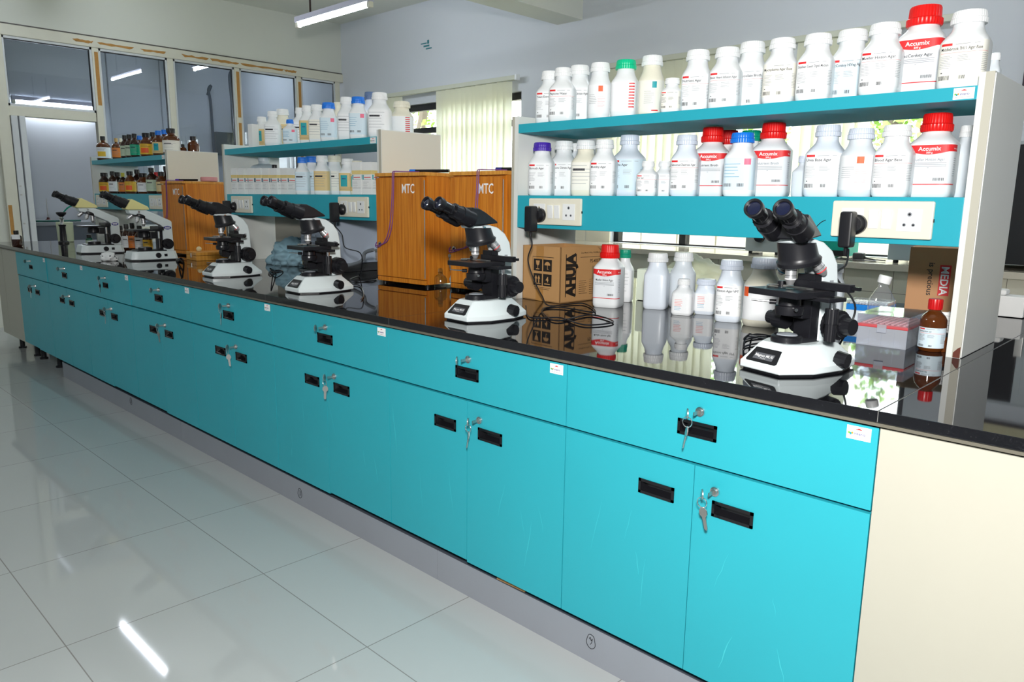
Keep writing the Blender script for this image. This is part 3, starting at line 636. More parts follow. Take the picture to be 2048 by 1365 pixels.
# tangled spare wires on the counter
def wire(pts, label, r=.0026):
    m = MB(); m.tube(pts, r, BLACK, 7, 8, zmin=CT+r+.0006); return tag(m.build('cable'), label, 'cable')
zz = CT+.004
wire([gp(1545, 672, zz), gp(1505, 670, zz), gp(1500, 668, zz+.05), gp(1490, 680, zz), gp(1540, 674, zz), gp(1556, 680, zz), gp(1500, 690, zz), gp(1488, 694, zz), gp(1495, 674, zz+.02), gp(1530, 678, zz), gp(1556, 674, zz)], 'tangled black wire behind the base of the biggest microscope')
wire([gp(546, 544, zz), gp(540, 537, zz+.05), gp(552, 545, zz), gp(541, 550, zz), gp(538, 545, zz), gp(556, 541, zz), gp(566, 543, zz), gp(552, 546, zz+.008), gp(540, 541, zz+.005), gp(546, 542, zz)], 'loops of black wire in front of the blue cloth heap')
wire([gp(355, 519, zz), gp(361, 517, zz+.05), gp(367, 521, zz), gp(356, 523, zz), gp(364, 518, zz+.03), gp(353, 521, zz), gp(366, 525, zz)], 'bunched black wire between the yellow-headed microscope and small wooden box', .005)
m = MB(); m.tube([cp(747, 500, .672), cp(730, 506, .668), cp(716, 526, .66), (-2.98, .60, CT+.014), (-3.06, .56, CT+.014)], .009, flat('grey conduit', 110, 116, 122), 8, 6); tag(m.build('conduit'), 'bent grey conduit hose by the louvred case', 'hose')
# ------------------------------------------------------------------ wooden MTC cabinets
LANY = flat('purple lanyard', 120, 60, 130)
def mtc(c0, c1, depth_, ztop, label, letters, mirror=False):
    """c0, c1: floor-plan ends of the door face"""
    a, b = Vector((c0[0], c0[1])), Vector((c1[0], c1[1])); w = (b-a).length; ang = math.atan2((b-a).y, (b-a).x)
    t = thing('wooden_cabinet', label, 'cabinet', (a.x, a.y, CT), ang, 'orange wooden instrument cabinets'); h = ztop-CT; f = .012
    m = MB(); m.box(0, w, .018, depth_, f, h, TEAK, .003); m.build('carcass', t)
    m = MB(); m.box(-.004, w+.004, -.003, depth_, h-.012, h+.004, TEAKL, .002); m.build('top', t)
    m = MB(); m.box(.0, w-.006, 0, .018, f+.022, h-.018, TEAK, .003); d = m.build('door', t)
    m = MB(); fn = planefn((w*.54, -.0007, h-.085), (1, 0, 0), (0, 0, 1)); put_text(m, letters, fn, 0, 0, .040, INKW, .012, maxw=w*.30, hw=.72); m.build('lettering', d, smooth=False, fix=False)
    m = MB(); m.cyl((.026, -.004, h*.36), (.026, .0, h*.36), .012, .012, CHROME, 20); m.cyl((.026, -.006, h*.36), (.026, -.004, h*.36), .006, .006, BLACK, 12); m.build('lock', d)
    m = MB(); m.cyl((w-.003, -.001, f+.03), (w-.003, -.001, h-.03), .0025, .0025, mat('dull hinge', (.22, .20, .18), .5, metal=.6), 10); m.build('piano_hinge', t)
    m = MB(); m.box(0, w-.004, .002, .02, f, f+.020, TEAK, .002); m.build('bottom_rail', t)
    for x in (.02, w-.02):
        for y in (.03, depth_-.03): m = MB(); m.cyl((x, y, 0), (x, y, f), .011, .011, BLACK, 12); m.build('foot', t)
    return t, w, h, ang
tl, wl, hl, al = mtc((-2.437, .600), (-2.105, .617), .27, 1.366, 'wooden cabinet beside the middle rack, marked in white, black strip on its top', 'MTC')
tr, wr, hr, ar = mtc((-1.985, .655), (-1.675, .665), .30, 1.366, 'wooden cabinet beside the front rack, half hidden by a microscope', 'MTC')
tf, wf_, hf, af = mtc((-4.84, .575), (-4.55, .600), .30, 1.352, 'wooden cabinet beside the far rack, small wooden box before it', 'MTC')
def lanyard(t, w, h, x, label, k):
    M = t.matrix_basis
    m = MB()
    for dx in (0, .010):
        m.tube([M @ Vector(q) for q in ((x+.10, .06, h+.0085), (x+.02+dx, .02, h+.0095), (x+dx, -.001, h+.0095), (x+dx, -.009, h+.003), (x+dx, -.0105, h-.02), (x+dx-.004, -.011, h*.8), (x+dx*1.5-.02, -.012, h*.55), (x-.05+dx*1.5, -.016, h*.40), (.03+dx, -.02, h*.335+dx), (.012, -.018, h*.35), (.02, -.016, h*.38))], .0022, LANY, 6, 8)
    o = m.build('lanyard'); tag(o, label, 'lanyard', 'purple cords on the wooden cabinets')
    m = MB(); q = M @ Vector((.012, -.014, h*.30)); m.cyl(q, q+Vector((0, -.002, 0)), .009, .009, STEEL, 16); m.box(q.x-.003, q.x+.003, q.y-.002, q.y, q.z-.045, q.z-.005, STEEL); m.build('key', o)
for t_, w_, h_ in ((tl, wl, hl), (tr, wr, hr), (tf, wf_, hf)): pass
bpy.context.view_layer.update()
lanyard(tl, wl, hl, .13, 'purple cord with key down the door of the cabinet by the middle rack', 0)
lanyard(tr, wr, hr, .17, 'purple cord with key down the door half hidden behind the microscope', 1)
lanyard(tf, wf_, hf, .09, 'purple cord with key down the far cabinet by the amber rack', 2)
# odds and ends on the cabinet tops
ZT = 1.372
def stick(p, q, r, mt, name, label, cat, cap=None):
    m = MB(); m.cyl(p, q, r, r, mt, 14); o = m.build(name); tag(o, label, cat)
    if cap:
        d = (Vector(q)-Vector(p)).normalized(); m = MB(); m.cyl(Vector(p)-d*.03, p, r*1.1, r*1.1, cap, 14); m.build('cap', o)
    return o
stick((-2.27, .70, ZT+.008), (-2.11, .76, ZT+.008), .007, BLACKG, 'marker_pen', 'long black marker with blue cap lying on the cabinet by the middle rack', 'pen', capm('b'))
stick((-1.80, .78, ZT+.009), (-1.70, .80, ZT+.009), .008, BLACKG, 'marker_pen', 'short black marker lying on the cabinet by the front rack', 'pen', INKN)
stick((-4.74, .66, ZT-.006), (-4.60, .72, ZT-.006), .007, BLACKG, 'marker_pen', 'black marker lying on the far wooden cabinet', 'pen', capm('p'))
p = at(1012, 338, y=.80); t = thing('dropper_bottle', 'blue plastic dropper bottle standing on the cabinet by the front rack', 'bottle', (-1.705, .88, ZT))
m = MB(); m.lathe([(.014, 0), (.014, .008), (.012, .02), (.014, .034), (.0135, .05)], flat('blue plastic', 10, 70, 160, .3)); m.build('body', t)
m = MB(); m.lathe([(.012, .05), (.011, .066), (.004, .068), (.003, .13)], CLEARP, n=16); m.build('pipette', t)
t = thing('vial_cap', 'small white cap standing on the cabinet beside the blue dropper', 'cap', (-1.745, .86, ZT)); m = MB(); m.lathe([(.011, 0), (.011, .024), (.009, .028)], WPLAST); m.build('body', t)
t = thing('tape_roll', 'pink wrapped roll lying on the far wooden cabinet', 'roll', (-4.60, .80, ZT-.014)); m = MB(); m.lathe([(.05, 0), (.055, .006), (.055, .024), (.05, .03)], flat('pink wrap', 214, 150, 150), n=28); m.lathe([(.02, .0302), (.02, .031)], INKW, n=20); m.build('body', t)
# ------------------------------------------------------------------ bottles
def superell(a, n, K=64):
    out = []
    for k in range(K):
        t = 2*PI*k/K; c, s = math.cos(t), math.sin(t); r = a/((abs(c)**n+abs(s)**n)**(1/n)); out.append((r*c, r*s))
    return out
class Surf:
    """wall of a bottle body: arc length from the middle of its front to a point"""
    def __init__(s, a, n):
        K = 360; ts = [-PI/2+(k-K//2)*2*PI/K for k in range(K+1)]
        s.p = []
        for t in ts:
            c, q = math.cos(t), math.sin(t); r = a/((abs(c)**n+abs(q)**n)**(1/n)); s.p.append((r*c, r*q))
        s.s = [0]
        for i in range(1, K+1): s.s.append(s.s[-1]+math.dist(s.p[i], s.p[i-1]))
        h = s.s[K//2]; s.s = [q-h for q in s.s]; s.lim = s.s[-1]*.98
        s.S = np.array(s.s); s.X = np.array([q[0] for q in s.p]); s.Y = np.array([q[1] for q in s.p])
    def fn(s, off, z0=0.):
        def f(u, v):
            x, y = float(np.interp(u, s.S, s.X)), float(np.interp(u, s.S, s.Y)); r = math.hypot(x, y); k = (r+off)/r
            return Vector((x*k, y*k, z0+v))
        return f
LBLT = {'w': flat('label white', 242, 244, 246), 'b': flat('label pale blue', 216, 233, 243), 'c': flat('label cream', 240, 238, 228), 't': flat('label tan', 222, 196, 140), 'gy': flat('label grey-white', 228, 232, 236),
        'y': flat('label yellow', 236, 186, 50), 'o': flat('label orange', 226, 126, 40), 'pg': flat('label pale green', 188, 206, 178), 'tl': flat('label teal', 40, 160, 176), 'gn': flat('label green', 20, 170, 130)}
def print_label(P, sf, a, z0, z1, tint, kind, title, rd, det):
    """label as a part; its printing as a sub-part"""
    hw = min(sf.lim, 1.45*a if kind != 'wrap' else 2.2*a)
    m = MB(); put_rect(m, sf.fn(.0005), -hw, hw, z0, z1, LBLT[tint], .004); L = m.build('label', P, fix=False)
    f = sf.fn(.0009); g = sf.fn(.0013); m = MB(); h = z1-z0; fw = a*.86
    if kind == 'ac':
        put_rect(m, f, -hw, hw, z1-.17*h, z1, INKR, .004)
        n = 14
        us = [-fw*.95+1.9*fw*i/n for i in range(n+1)]
        m.add([q for i, u in enumerate(us) for q in (f(u, z1-.165*h), f(u, z1-.17*h-.07*h*math.sin(PI*i/n)))], [(2*i, 2*i+2, 2*i+3, 2*i+1) for i in range(n)], INKR)
        put_text(m, 'Accumix', g, 0, z1-.142*h, .10*h, INKW, .018, 'c', fw*1.5)
        put_text(m, '500 g', g, 0, z1-.215*h, .045*h, INKW, .015, 'c', fw*.5)
        put_text(m, 'Microexpress', g, a*1.05, z1-.115*h, .03*h, INKW, .01, 'l', a*.5)
        if title: put_text(m, title, g, 0, z1-.40*h, .070*h, INKG if rd.random() < .3 else INK, .01, 'c', fw*1.55)
        for i in range(4): w = fw*(.86-.1*i*(i == 3)*3); put_rect(m, f, -w, w, z1-(.46+.04*i)*h, z1-(.46+.04*i)*h+.0014, INKG, .006)
        put_bar(m, f, fw*.30, fw*.82, z0+.10*h, z0+.17*h, INK)
        put_lines(m, f, a*1.1, a*1.4, z1-.34*h, 9, .055*h, INKG, .0012)
        put_rect(m, f, -hw, hw, z0, z0+.022*h, INKR, .004)
    elif kind == 'hm':
        if tint in 'wb' or rd.random() < .5: put_rect(m, f, -fw, -fw*.45, z1-.10*h, z1-.04*h, INKR)
        put_rect(m, f, -fw*.3, fw*.4, z1-.08*h, z1-.08*h+.0012, INKG); put_rect(m, f, fw*.6, fw*.85, z1-.08*h, z1-.08*h+.0012, INKG)
        if title and det: put_text(m, title, f, -fw, z1-.22*h, .074*h, INK, .012, 'l', fw*2.0)
        elif title: put_rect(m, f, -fw, fw*.5, z1-.22*h, z1-.17*h, INK)
        if rd.random() < .6: put_rect(m, f, -fw, hw*.9, z1-.285*h, z1-.285*h+.0011, INKP)
        if det:
            put_lines(m, f, -fw, -fw*.35, z1-.36*h, 8, .042*h, INKG, .0009); put_lines(m, f, -fw*.15, fw*.5, z1-.36*h, 4, .042*h, INKG, .0009); put_lines(m, f, fw*1.02, hw*.96, z1-.34*h, 10, .045*h, INKG, .0009)
            put_rect(m, f, -fw*.9, -fw*.82, z0+.22*h, z0+.245*h, INK); put_bar(m, f, -fw, -fw*.45, z0+.05*h, z0+.16*h, INK); put_bar(m, f, 0, fw*.3, z0+.06*h, z0+.15*h, INK)
        else:
            put_lines(m, f, -fw, fw*.4, z1-.36*h, 3, .1*h, INKG, .0014); put_bar(m, f, -fw, -fw*.3, z0+.05*h, z0+.16*h, INK)
    elif kind == 'sq':      # an orange hazard square on a pale label
        put_rect(m, f, fw*.1, fw*.55, z1-.24*h, z1-.04*h, INKO); put_lines(m, f, -fw*.9, fw*.0, z1-.35*h, 6, .06*h, INKG, .001); put_lines(m, f, fw*.05, fw*.8, z1-.42*h, 7, .06*h, INKP, .001)
    elif kind == 'pk':      # pale blue label with a pink square
        put_rect(m, f, fw*.45, fw*.95, z1-.22*h, z1-.03*h, flat('pink square', 240, 110, 140)); put_lines(m, f, -fw, fw*.2, z1-.2*h, 5, .1*h, INKB, .0013); put_bar(m, f, -fw, -fw*.4, z0+.1*h, z0+.2*h, INK); put_bar(m, f, 0, fw*.5, z0+.1*h, z0+.2*h, INK)
    elif kind == 'tq':      # teal block on tan paper
        put_rect(m, f, -fw*.8, fw*.1, z1-.75*h, z1-.12*h, INKT); put_lines(m, f, -fw, fw, z0+.2*h, 3, .07*h, flat('brown ink', 130, 90, 40), .0012); put_rect(m, f, -fw*.6, -fw*.1, z1-.35*h, z1-.3*h, INKN)
    elif kind == 'st':      # red printed strokes
        for i in range(9): put_rect(m, f, fw*.55, fw*1.05, z1-(.08+.10*i)*h, z1-(.08+.10*i)*h+.004, INKR)
    elif kind == 'yq':
        put_rect(m, f, -fw*.9, fw*.5, z0+.15*h, z0+.6*h, INKO if tint == 'y' else LBLT['y']); put_lines(m, f, -fw*.9, fw*.9, z1-.12*h, 3, .08*h, INK, .0014)
    elif kind == 'ts':
        put_rect(m, f, fw*.3, fw*.7, z1-.24*h, z1-.04*h, INKT); put_rect(m, f, fw*.3, fw*.9, z0+.04*h, z0+.08*h, INKR); put_lines(m, f, -fw*.4, fw*.5, z1-.35*h, 7, .06*h, INKG, .0009)
    elif kind == 'ln':
        put_lines(m, f, -fw, fw, z1-.12*h, 6, .13*h, INKG, .0013); put_rect(m, f, -fw*.9, fw*.2, z1-.3*h, z1-.22*h, INK)
    elif kind == 'red': put_lines(m, f, -fw*.7, fw*.2, z1-.2*h, 5, .09*h, INKP, .002); put_lines(m, f, -fw*.7, fw*.2, z1-.62*h, 3, .09*h, INKB, .001)
    elif kind == 'cap': pass
    if m.v: m.build('label_print', L, smooth=False, fix=False)
    return L
BOT = []
def bottle(loc, rot, H, hw, cr, n, style, cap, tint, kind, title, label, group, seed, body=None, det=True, name='reagent_bottle', lz=(.10, .60), cat='bottle'):
    rd = random.Random(seed)
    loc = (loc[0], loc[1], loc[2]+.0006); t = thing(name, label, cat, loc, rot, group)
    bodym = body or HDPE; K = 64 if hw*1500/max(depth(loc), 1) > 14 else 40
    if style == 'amb':
        ch = .085*H+.012; nz = H-ch; nr = min(cr*.82, hw*.6)
        prof = [(hw*.86, 0), (hw*.97, .006), (hw, .014), (hw, .56*H), (hw*.97, .615*H), (hw*.85, .67*H), (hw*.66, .72*H), (nr*1.05, .765*H), (nr, .80*H), (nr, nz), (nr*.9, nz+ch*.5)]
        m = MB(); m.lathe(prof, bodym, n=K//2+4); b = m.build('body', t)
        m = MB(); m.lathe([(cr*.97, nz-.004), (cr, nz+.002), (cr, H-.004), (cr*.94, H), (cr*.3, H)], capm(cap), n=40, ridge=.045); m.build('cap', t)
        sf = Surf(hw, 2.0); a = hw; lz0, lz1 = .10*H, .54*H
    else:
        acc = style == 'acc'; ch = (.19 if acc else .155)*H; nz = H-ch*.96; nr = cr*.86
        s0 = .60*H if not acc else .63*H; s1 = .80*H-.02*H
        lv = [(0, hw*.90, n), (.006, hw*.975, n), (.016, hw, n), (s0, hw, n)]
        q = 7
        for i in range(1, q+1):
            u = i/q; e = (1-math.cos(u*PI))/2; e = .35*u+.65*e
            lv.append((s0+(s1-s0)*u, hw+(nr*1.06-hw)*e, n+(2-n)*u**.6))
        lv += [(s1+.012*H, nr*1.04, 2), (nz-.002, nr*1.0, 2), (nz+.01, nr*.9, 2)]
        m = MB(); m.loft([[(x, y, z) for x, y in superell(a_, n_, K)] for z, a_, n_ in lv], bodym); b = m.build('body', t)
        m = MB(); z0 = nz+.004
        prof = [(cr*1.05, z0-.006), (cr*1.06, z0+.006), (cr*.985, z0+.008), (cr, z0+.012), (cr*.97, H-.005), (cr*.92, H-.0005), (cr*.2, H)]
        if acc: prof = [(cr*1.04, z0-.012), (cr*1.10, z0-.008), (cr*1.10, z0+.006), (cr*1.0, z0+.009), (cr*.98, z0+.014), (cr*.96, H-.006), (cr*.90, H-.001), (cr*.2, H)]
        m.lathe(prof, capm(cap), n=72, ridge=.03); m.build('cap', t)
        sf = Surf(hw, n); a = hw; lz0, lz1 = lz[0]*H, lz[1]*H
        if acc: lz0, lz1 = .15*H, .615*H
    if kind: print_label(t, sf, a, lz0, lz1, tint, kind, title, rd, det)
    BOT.append((t, hw)); return t
PLACED = {}
def hits(c1, r1, h1, n1, c2, r2, h2, n2):
    if math.dist(c1, c2) > (h1+h2)*1.3: return False
    for ca, ra, ha, na, cb, rb, hb_, nb in ((c1, r1, h1, n1, c2, r2, h2, n2), (c2, r2, h2, n2, c1, r1, h1, n1)):
        for x, y in superell(ha+.0012, na, 40):
            X, Y = ca[0]+x*math.cos(ra)-y*math.sin(ra)-cb[0], ca[1]+x*math.sin(ra)+y*math.cos(ra)-cb[1]
            u, v = X*math.cos(rb)+Y*math.sin(rb), -X*math.sin(rb)+Y*math.cos(rb)
            if abs(u/hb_)**nb+abs(v/hb_)**nb < 1: return True
    return False
def on_shelf(px, top, caph, bodyh, zs, row, style, cap, tint, kind, title, label, group, body=None, n=4.5, turn=-11, det=True, lz=(.10, .60), name='reagent_bottle'):
    """bottle whose cap centre, cap top and half widths were read off the photo; row = distance of its front from the rack front"""
    nn = 2 if style == 'amb' else n; fit = 1.10 if style != 'amb' else 1.0
    best = None
    for shrink in (1, .96, .92, .88, .84):
        for st in range(0, 30):
            r = row+.008*st; y = SY0+.012+r
            for _ in range(3):
                p = at(px, top, y=y); k = depth((p[0], y, zs+.1))/FPX; hw = bodyh*k/fit*shrink; y = SY0+.010+r+hw*1.12
            p = at(px, top, y=y); d = p-CAM; rot = -math.atan2(d[0], d[1])+math.radians(turn)
            x0, x1 = [q for q in ((-1.596, -.062), (-4.056, -2.505), (-6.455, -4.955)) if q[0]-.2 < p[0] < q[1]+.2][0]
            e = max(abs(a_*math.cos(rot)-b_*math.sin(rot)) for a_, b_ in superell(hw, nn, 48))+.0015; ey = max(abs(a_*math.sin(rot)+b_*math.cos(rot)) for a_, b_ in superell(hw, nn, 48))
            x = min(max(p[0], x0+e), x1-e)
            if y+ey > SY1-.001: break
            if not any(hits((x, y), rot, hw, nn, *q) for q in PLACED.get(zs, ())): best = (x, y, p, k, hw, rot); break
        if best: break
    if not best: print('NO ROOM', label); best = (x, y, p, k, hw, rot)
    x, y, p, k, hw, rot = best
    PLACED.setdefault(zs, []).append(((x, y), rot, hw, nn))
    return bottle((x, y, zs), rot, (min(p[2], SHI-.037) if zs < 1.4 else p[2])-zs, hw, caph*k, n, style, cap, tint, kind, title, label, group, int(px*7+top), body, det, lz=lz, name=name)
T_, L_ = SHI, SLO
gA, gA2, gB, gB2, gC, gC2 = 'bottles on the top shelf of the front rack', 'bottles on the lower shelf of the front rack', 'bottles on the top shelf of the middle rack', 'bottles on the lower shelf of the middle rack', 'amber bottles on the top shelf of the far rack', 'amber bottles on the lower shelf of the far rack'
A = [
 (1094, 144.5, 16, 27, .03, 'sq', 'w', 'w', 'hm', 'Yeast Extract', 'white bottle with wrapped neck at the wooden-cabinet end of the front top shelf', None),
 (1127, 137, 16.7, 28, .0, 'sq', 'w', 'w', 'hm', 'Peptone Water', 'white bottle standing just before the wrapped-neck one, front top shelf', None),
 (1160, 132.4, 18.5, 29, .07, 'sq', 'w', 'w', 'hm', 'Simmons Citrate Agar', 'white bottle of citrate agar in a crinkled bag, front top shelf', None),
 (1201, 127, 18.5, 25, .02, 'rd', 'w', 'w', 'sq', '', 'white bottle with one red-orange square, front top shelf', None),
 (1252.6, 121.5, 19.6, 28.5, .02, 'sq', 'g', 'w', 'st', '', 'white bottle with bright green ribbed cap on the front top shelf', None),
 (1305.4, 113, 20, 28, .08, 'rd', 'w', 'c', 'ts', '', 'cream-white bottle next to the green-capped one, small teal square on it', HDPEC),
 (1345, 158, 13.6, 21.5, .0, 'sq', 'w', 'c', 'hm', 'Agar', 'shortest small bottle on the front top shelf, before the cream-white one', None),
 (1397, 102, 22, 30, .03, 'sq', 'w', 'w', 'hm', 'Nutrient Agar', 'white bottle reading Nutrient Agar beside the shortest small bottle', None),
 (1456, 97, 23, 33, .04, 'sq', 'w', 'w', 'hm', 'Brain Heart Infusion Agar', 'white bottle of heart infusion agar with scribbled shoulder, front top shelf', None),
 (1506, 86, 23.7, 33, .10, 'sq', 'w', 'w', 'hm', 'Thioglycollate Broth', 'white thioglycollate broth bottle with dark side lettering, front top shelf', None),
 (1566.5, 79, 24, 34, .0, 'sq', 'w', 'c', 'hm', 'Mycoplasma Agar Base', 'white bottle reading Mycoplasma Agar Base, torn film at its cap', None),
 (1637.6, 70, 25, 36, .02, 'sq', 'w', 'w', 'hm', 'Soyabean Casein Digest Medium', 'white bottle of casein digest medium, red tab over bold title', None),
 (1706.8, 62, 27, 38, .05, 'sq', 'w', 'b', 'hm', 'MacConkey HiVeg Agar', 'white bottle with pale blue label on the front top shelf', None),
 (1771.7, 49, 28, 40, .0, 'sq', 'w', 'w', 'hm', 'Mueller Hinton Agar', 'white bottle with pink pen stroke beside the top-shelf red-capped one', None),
 (1852.5, 14, 30, 47, .01, 'acc', 'r', 'gy', 'ac', 'MacConkey Agar', 'red-capped white bottle with red band on the front top shelf', None),
 (1941, 24, 31, 46, .03, 'sq', 'w', 'c', 'hm', 'Middlebrook 7H11 Agar Base', 'last white bottle on the front top shelf, above the brand sticker', None),
]
for r in sorted(A, key=lambda q: q[4]): on_shelf(r[0], r[1], r[2], r[3], T_, r[4], r[5], r[6], r[7], r[8], r[9], r[10], gA, r[11], n=2.4 if r[5] == 'rd' else 5)
on_shelf(1990, 107, 10, 15, T_, .24, 'sq', 'w', 'w', None, '', 'small cloudy bottle at the back by the end panel of the front top shelf', gA, HDPEG)
A2 = [
 (1084.8, 286, 17.3, 27, .0, 'sq', 'p', 'w', 'hm', 'Bismuth Agar', 'white bottle with purple cap on the front lower shelf', None),
 (1128.5, 283, 17.5, 28, .01, 'sq', 'w', 'w', 'hm', 'Simmons Citrate Agar', 'white bottle beside the purple-capped one, pen mark on its label', None),
 (1172, 282, 18, 28, .05, 'sq', 'w', 'c', 'ln', '', 'yellowed bottle with initials on its label, third on the front lower shelf', HDPEC),
 (1210, 280, 17.5, 28, .0, 'sq', 'w', 'w', 'hm', 'Motility Agar', 'white bottle standing before the big round-shouldered one, front lower shelf', None),
 (1260, 271, 18.5, 37, .06, 'rd', 'wb', 'b', 'hm', 'Wilkins Agar', 'big bluish bottle with wide shoulders on the front lower shelf', HDPEB),
 (1297, 322.7, 11.7, 22.5, .0, 'sq', 'w', 'w', 'hm', 'Blue Agar', 'small bottle before the big bluish one on the front lower shelf', None),
 (1330, 322.7, 11.7, 21, .0, 'sq', 'w', 'w', 'hm', 'Agar', 'small bottle between its twin and the Sabouraud bottle, front lower shelf', None),
 (1374.8, 271, 20, 30, .02, 'sq', 'wb', 'w', 'hm', 'Sabouraud Dextrose Agar', 'white bottle of Sabouraud dextrose agar beside two small ones', HDPEB),
 (1427, 252, 20.5, 36, .07, 'acc', 'r', 'gy', 'ac', 'Nutrient Broth', 'red-capped nutrient broth bottle between the Sabouraud and blue-capped bottles', None),
 (1486, 266.5, 22, 33, .0, 'sq', 'b', 'b', 'pk', '', 'white bottle with blue cap on the front lower shelf', None),
 (1549, 246, 23, 40, .03, 'acc', 'r', 'gy', 'ac', 'Nutrient Broth', 'red-capped nutrient broth bottle on the other side of the blue cap, near the window frame', None),
 (1658, 251, 23, 39, .02, 'sq', 'wb', 'w', 'hm', 'Urea Base Agar', 'tall white bottle with brown-stained shoulder on the front lower shelf', HDPEB),
 (1724, 257.6, 24, 37, .01, 'rd', 'wb', 'w', 'sq', '', 'white bottle with dirty shoulder and red-orange square, front lower shelf', HDPEG),
 (1796, 251, 25.5, 38, .0, 'sq', 'w', 'w', 'hm', 'Blood Agar Base', 'white bottle reading Blood Agar Base on the front lower shelf', None),
 (1877, 227.5, 27, 46, .0, 'acc', 'r', 'gy', 'ac', 'Mueller Hinton Agar', 'red-capped Mueller Hinton bottle at the end of the front lower shelf', None),
]
for r in sorted(A2, key=lambda q: q[4]): on_shelf(r[0], r[1], r[2], r[3], L_, r[4], r[5], r[6], r[7], r[8], r[9], r[10], gA2, r[11], n=2.5 if r[5] == 'rd' else 5)
on_shelf(1110, 290, 15, 24, L_, .17, 'sq', 'w', 'w', None, '', 'bottle peeping out behind the purple-capped one', gA2, HDPEG)
on_shelf(1459, 261, 18, 30, L_, .20, 'acc', 'rd', 'gy', None, '', 'red-capped bottle hidden at the back behind the blue-capped one', gA2)
on_shelf(1503, 262, 19, 30, L_, .20, 'sq', 'tl', 'w', None, '', 'teal-green capped bottle hidden at the back behind the blue-capped one', gA2)
on_shelf(1612, 312, 13, 24, L_, .14, 'sq', 'wb', 'w', None, '', 'grey shouldered bottle half hidden behind the stained one', gA2, HDPEG)
on_shelf(1938, 252, 14, 20, L_, .18, 'rd', 'w', 'w', None, '', 'cloudy bottle in bubble film at the end panel, front lower shelf', gA2, HDPEG)
# counter under the front rack
gK = 'white bottles on the counter under the front rack'
def on_counter(px, base, top, caph, bodyh, style, cap, tint, kind, title, label, group=gK, body=None, n=5, turn=-11, z=CT, name='reagent_bottle', lz=(.10, .60), det=True):
    p = at(px, base, z=z); d = np.array([p[0]-CAM[0], p[1]-CAM[1]]); L = np.linalg.norm(d); d /= L
    k = depth(p)/FPX; hw = bodyh*k/(1.10 if style != 'amb' else 1); c = p[:2]+d*hw
    q = CAM+(at(px, top, y=c[1])-CAM); H = q[2]-z
    return bottle((c[0], c[1], z), -math.atan2(d[0], d[1])+math.radians(turn), H, hw, caph*k, n, style, cap, tint, kind, title, label, group, int(px*3+top), body, det, lz=lz, name=name)
on_counter(1216, 617, 488.7, 18, 30, 'acc', 'r', 'gy', 'ac', 'Mueller Hinton Agar', 'red-capped bottle with red band standing on the counter beside the printed carton', turn=-20)
on_counter(1247, 605, 499, 11, 19, 'sq', 'tl', 'w', 'ln', '', 'teal-green capped bottle on the counter behind the red-capped one')
on_counter(1188, 596, 524, 9, 14, 'sq', 'w', 'c', 'sq', '', 'cream bottle squeezed between carton and red-capped bottle on the counter', body=HDPEC)
on_counter(1311, 620, 506, 19.5, 26, 'sq', 'w', 'w', None, '', 'unlabelled square white bottle on the counter next to the teal-capped one', body=HDPEB)
on_counter(1362, 617, 504.7, 18.5, 28, 'rd', 'w', 'w', None, '', 'tall white bottle on the counter behind the smallest square one', body=HDPEG, n=2.4)
on_counter(1364.5, 632, 558, 12, 23, 'sq', 'w', 'w', 'red', '', 'smallest square white bottle at the front of the counter group', lz=(.06, .52))
on_counter(1409, 630.6, 558, 18.5, 21.5, 'sq', 'wb', 'w', 'red', '', 'squat white jar with wide cap on the counter, beside the smallest bottle', n=5, body=HDPEB)
on_counter(1456, 645.7, 519.7, 21.5, 27.5, 'sq', 'wb', 'w', 'hm', 'Hinton Agar VPT', 'white bottle with handwritten letters on its label, on the counter', body=HDPEB)
on_counter(1520, 656, 515, 25, 39, 'rd', 'wb', 'w', 'cap', '', 'biggest unlabelled white bottle on the counter with orange square at its side', n=2.6, body=HDPEC)
on_counter(1666, 640, 527, 11, 17, 'sq', 'w', 'w', None, '', 'white bottle mostly hidden behind the biggest microscope', body=HDPEG)
bk = [o for o, h in BOT if 'biggest unlabelled' in o['label']][0]
sf = Surf(BOT[-2][1], 2.6); m = MB(); hwk = BOT[-2][1]; put_rect(m, sf.fn(.0008), -hwk*1.0, -hwk*.6, .095, .125, INKO, .004); m.build('orange_square', bk, fix=False)
# pale box and plastic bag behind
m = MB(); p = at(1272, 612, z=CT); m.box(p[0]-.10, p[0]+.06, p[1]+.14, p[1]+.28, CT+.001, CT+.125, flat('pale foam', 232, 240, 222), .004); tag(m.build('foam_box'), 'pale foam box standing behind the unlabelled square bottle', 'box')
def crumple(name, c, rx, ry, rz, mt, label, cat, seed, amp=.35, sub=4, flatb=True, fs=9.):
    bm = bmesh.new(); bmesh.ops.create_icosphere(bm, subdivisions=sub, radius=1)
    for v in bm.verts:
        q = v.co.normalized(); o = Vector((seed*7.3, seed*3.1, seed))
        r = 1+amp*noise.noise(q*1.3+o)+amp*.55*(abs(noise.noise(q*fs*.32+o*2))*2-.5)+amp*.16*noise.noise(q*fs+o)
        v.co = Vector((q.x*rx*r, q.y*ry*r, max(q.z*rz*r, -rz*.55 if flatb else -9)))
    zmin = min(v.co.z for v in bm.verts)
    me = bpy.data.meshes.new(name); bm.to_mesh(me); bm.free(); me.materials.append(mt); me.polygons.foreach_set('use_smooth', [True]*len(me.polygons))
    o = bpy.data.objects.new(name, me); COL.objects.link(o); o.location = (c[0], c[1], c[2]-zmin); return tag(o, label, cat)
CLOTH = mat('blue-grey cloth', srgb(142, 176, 190), .85, noise_=.08, nscale=60)
BAG = mat('thin yellowish bag', srgb(226, 228, 196), .35, alpha=.75, noise_=.05, nscale=10)
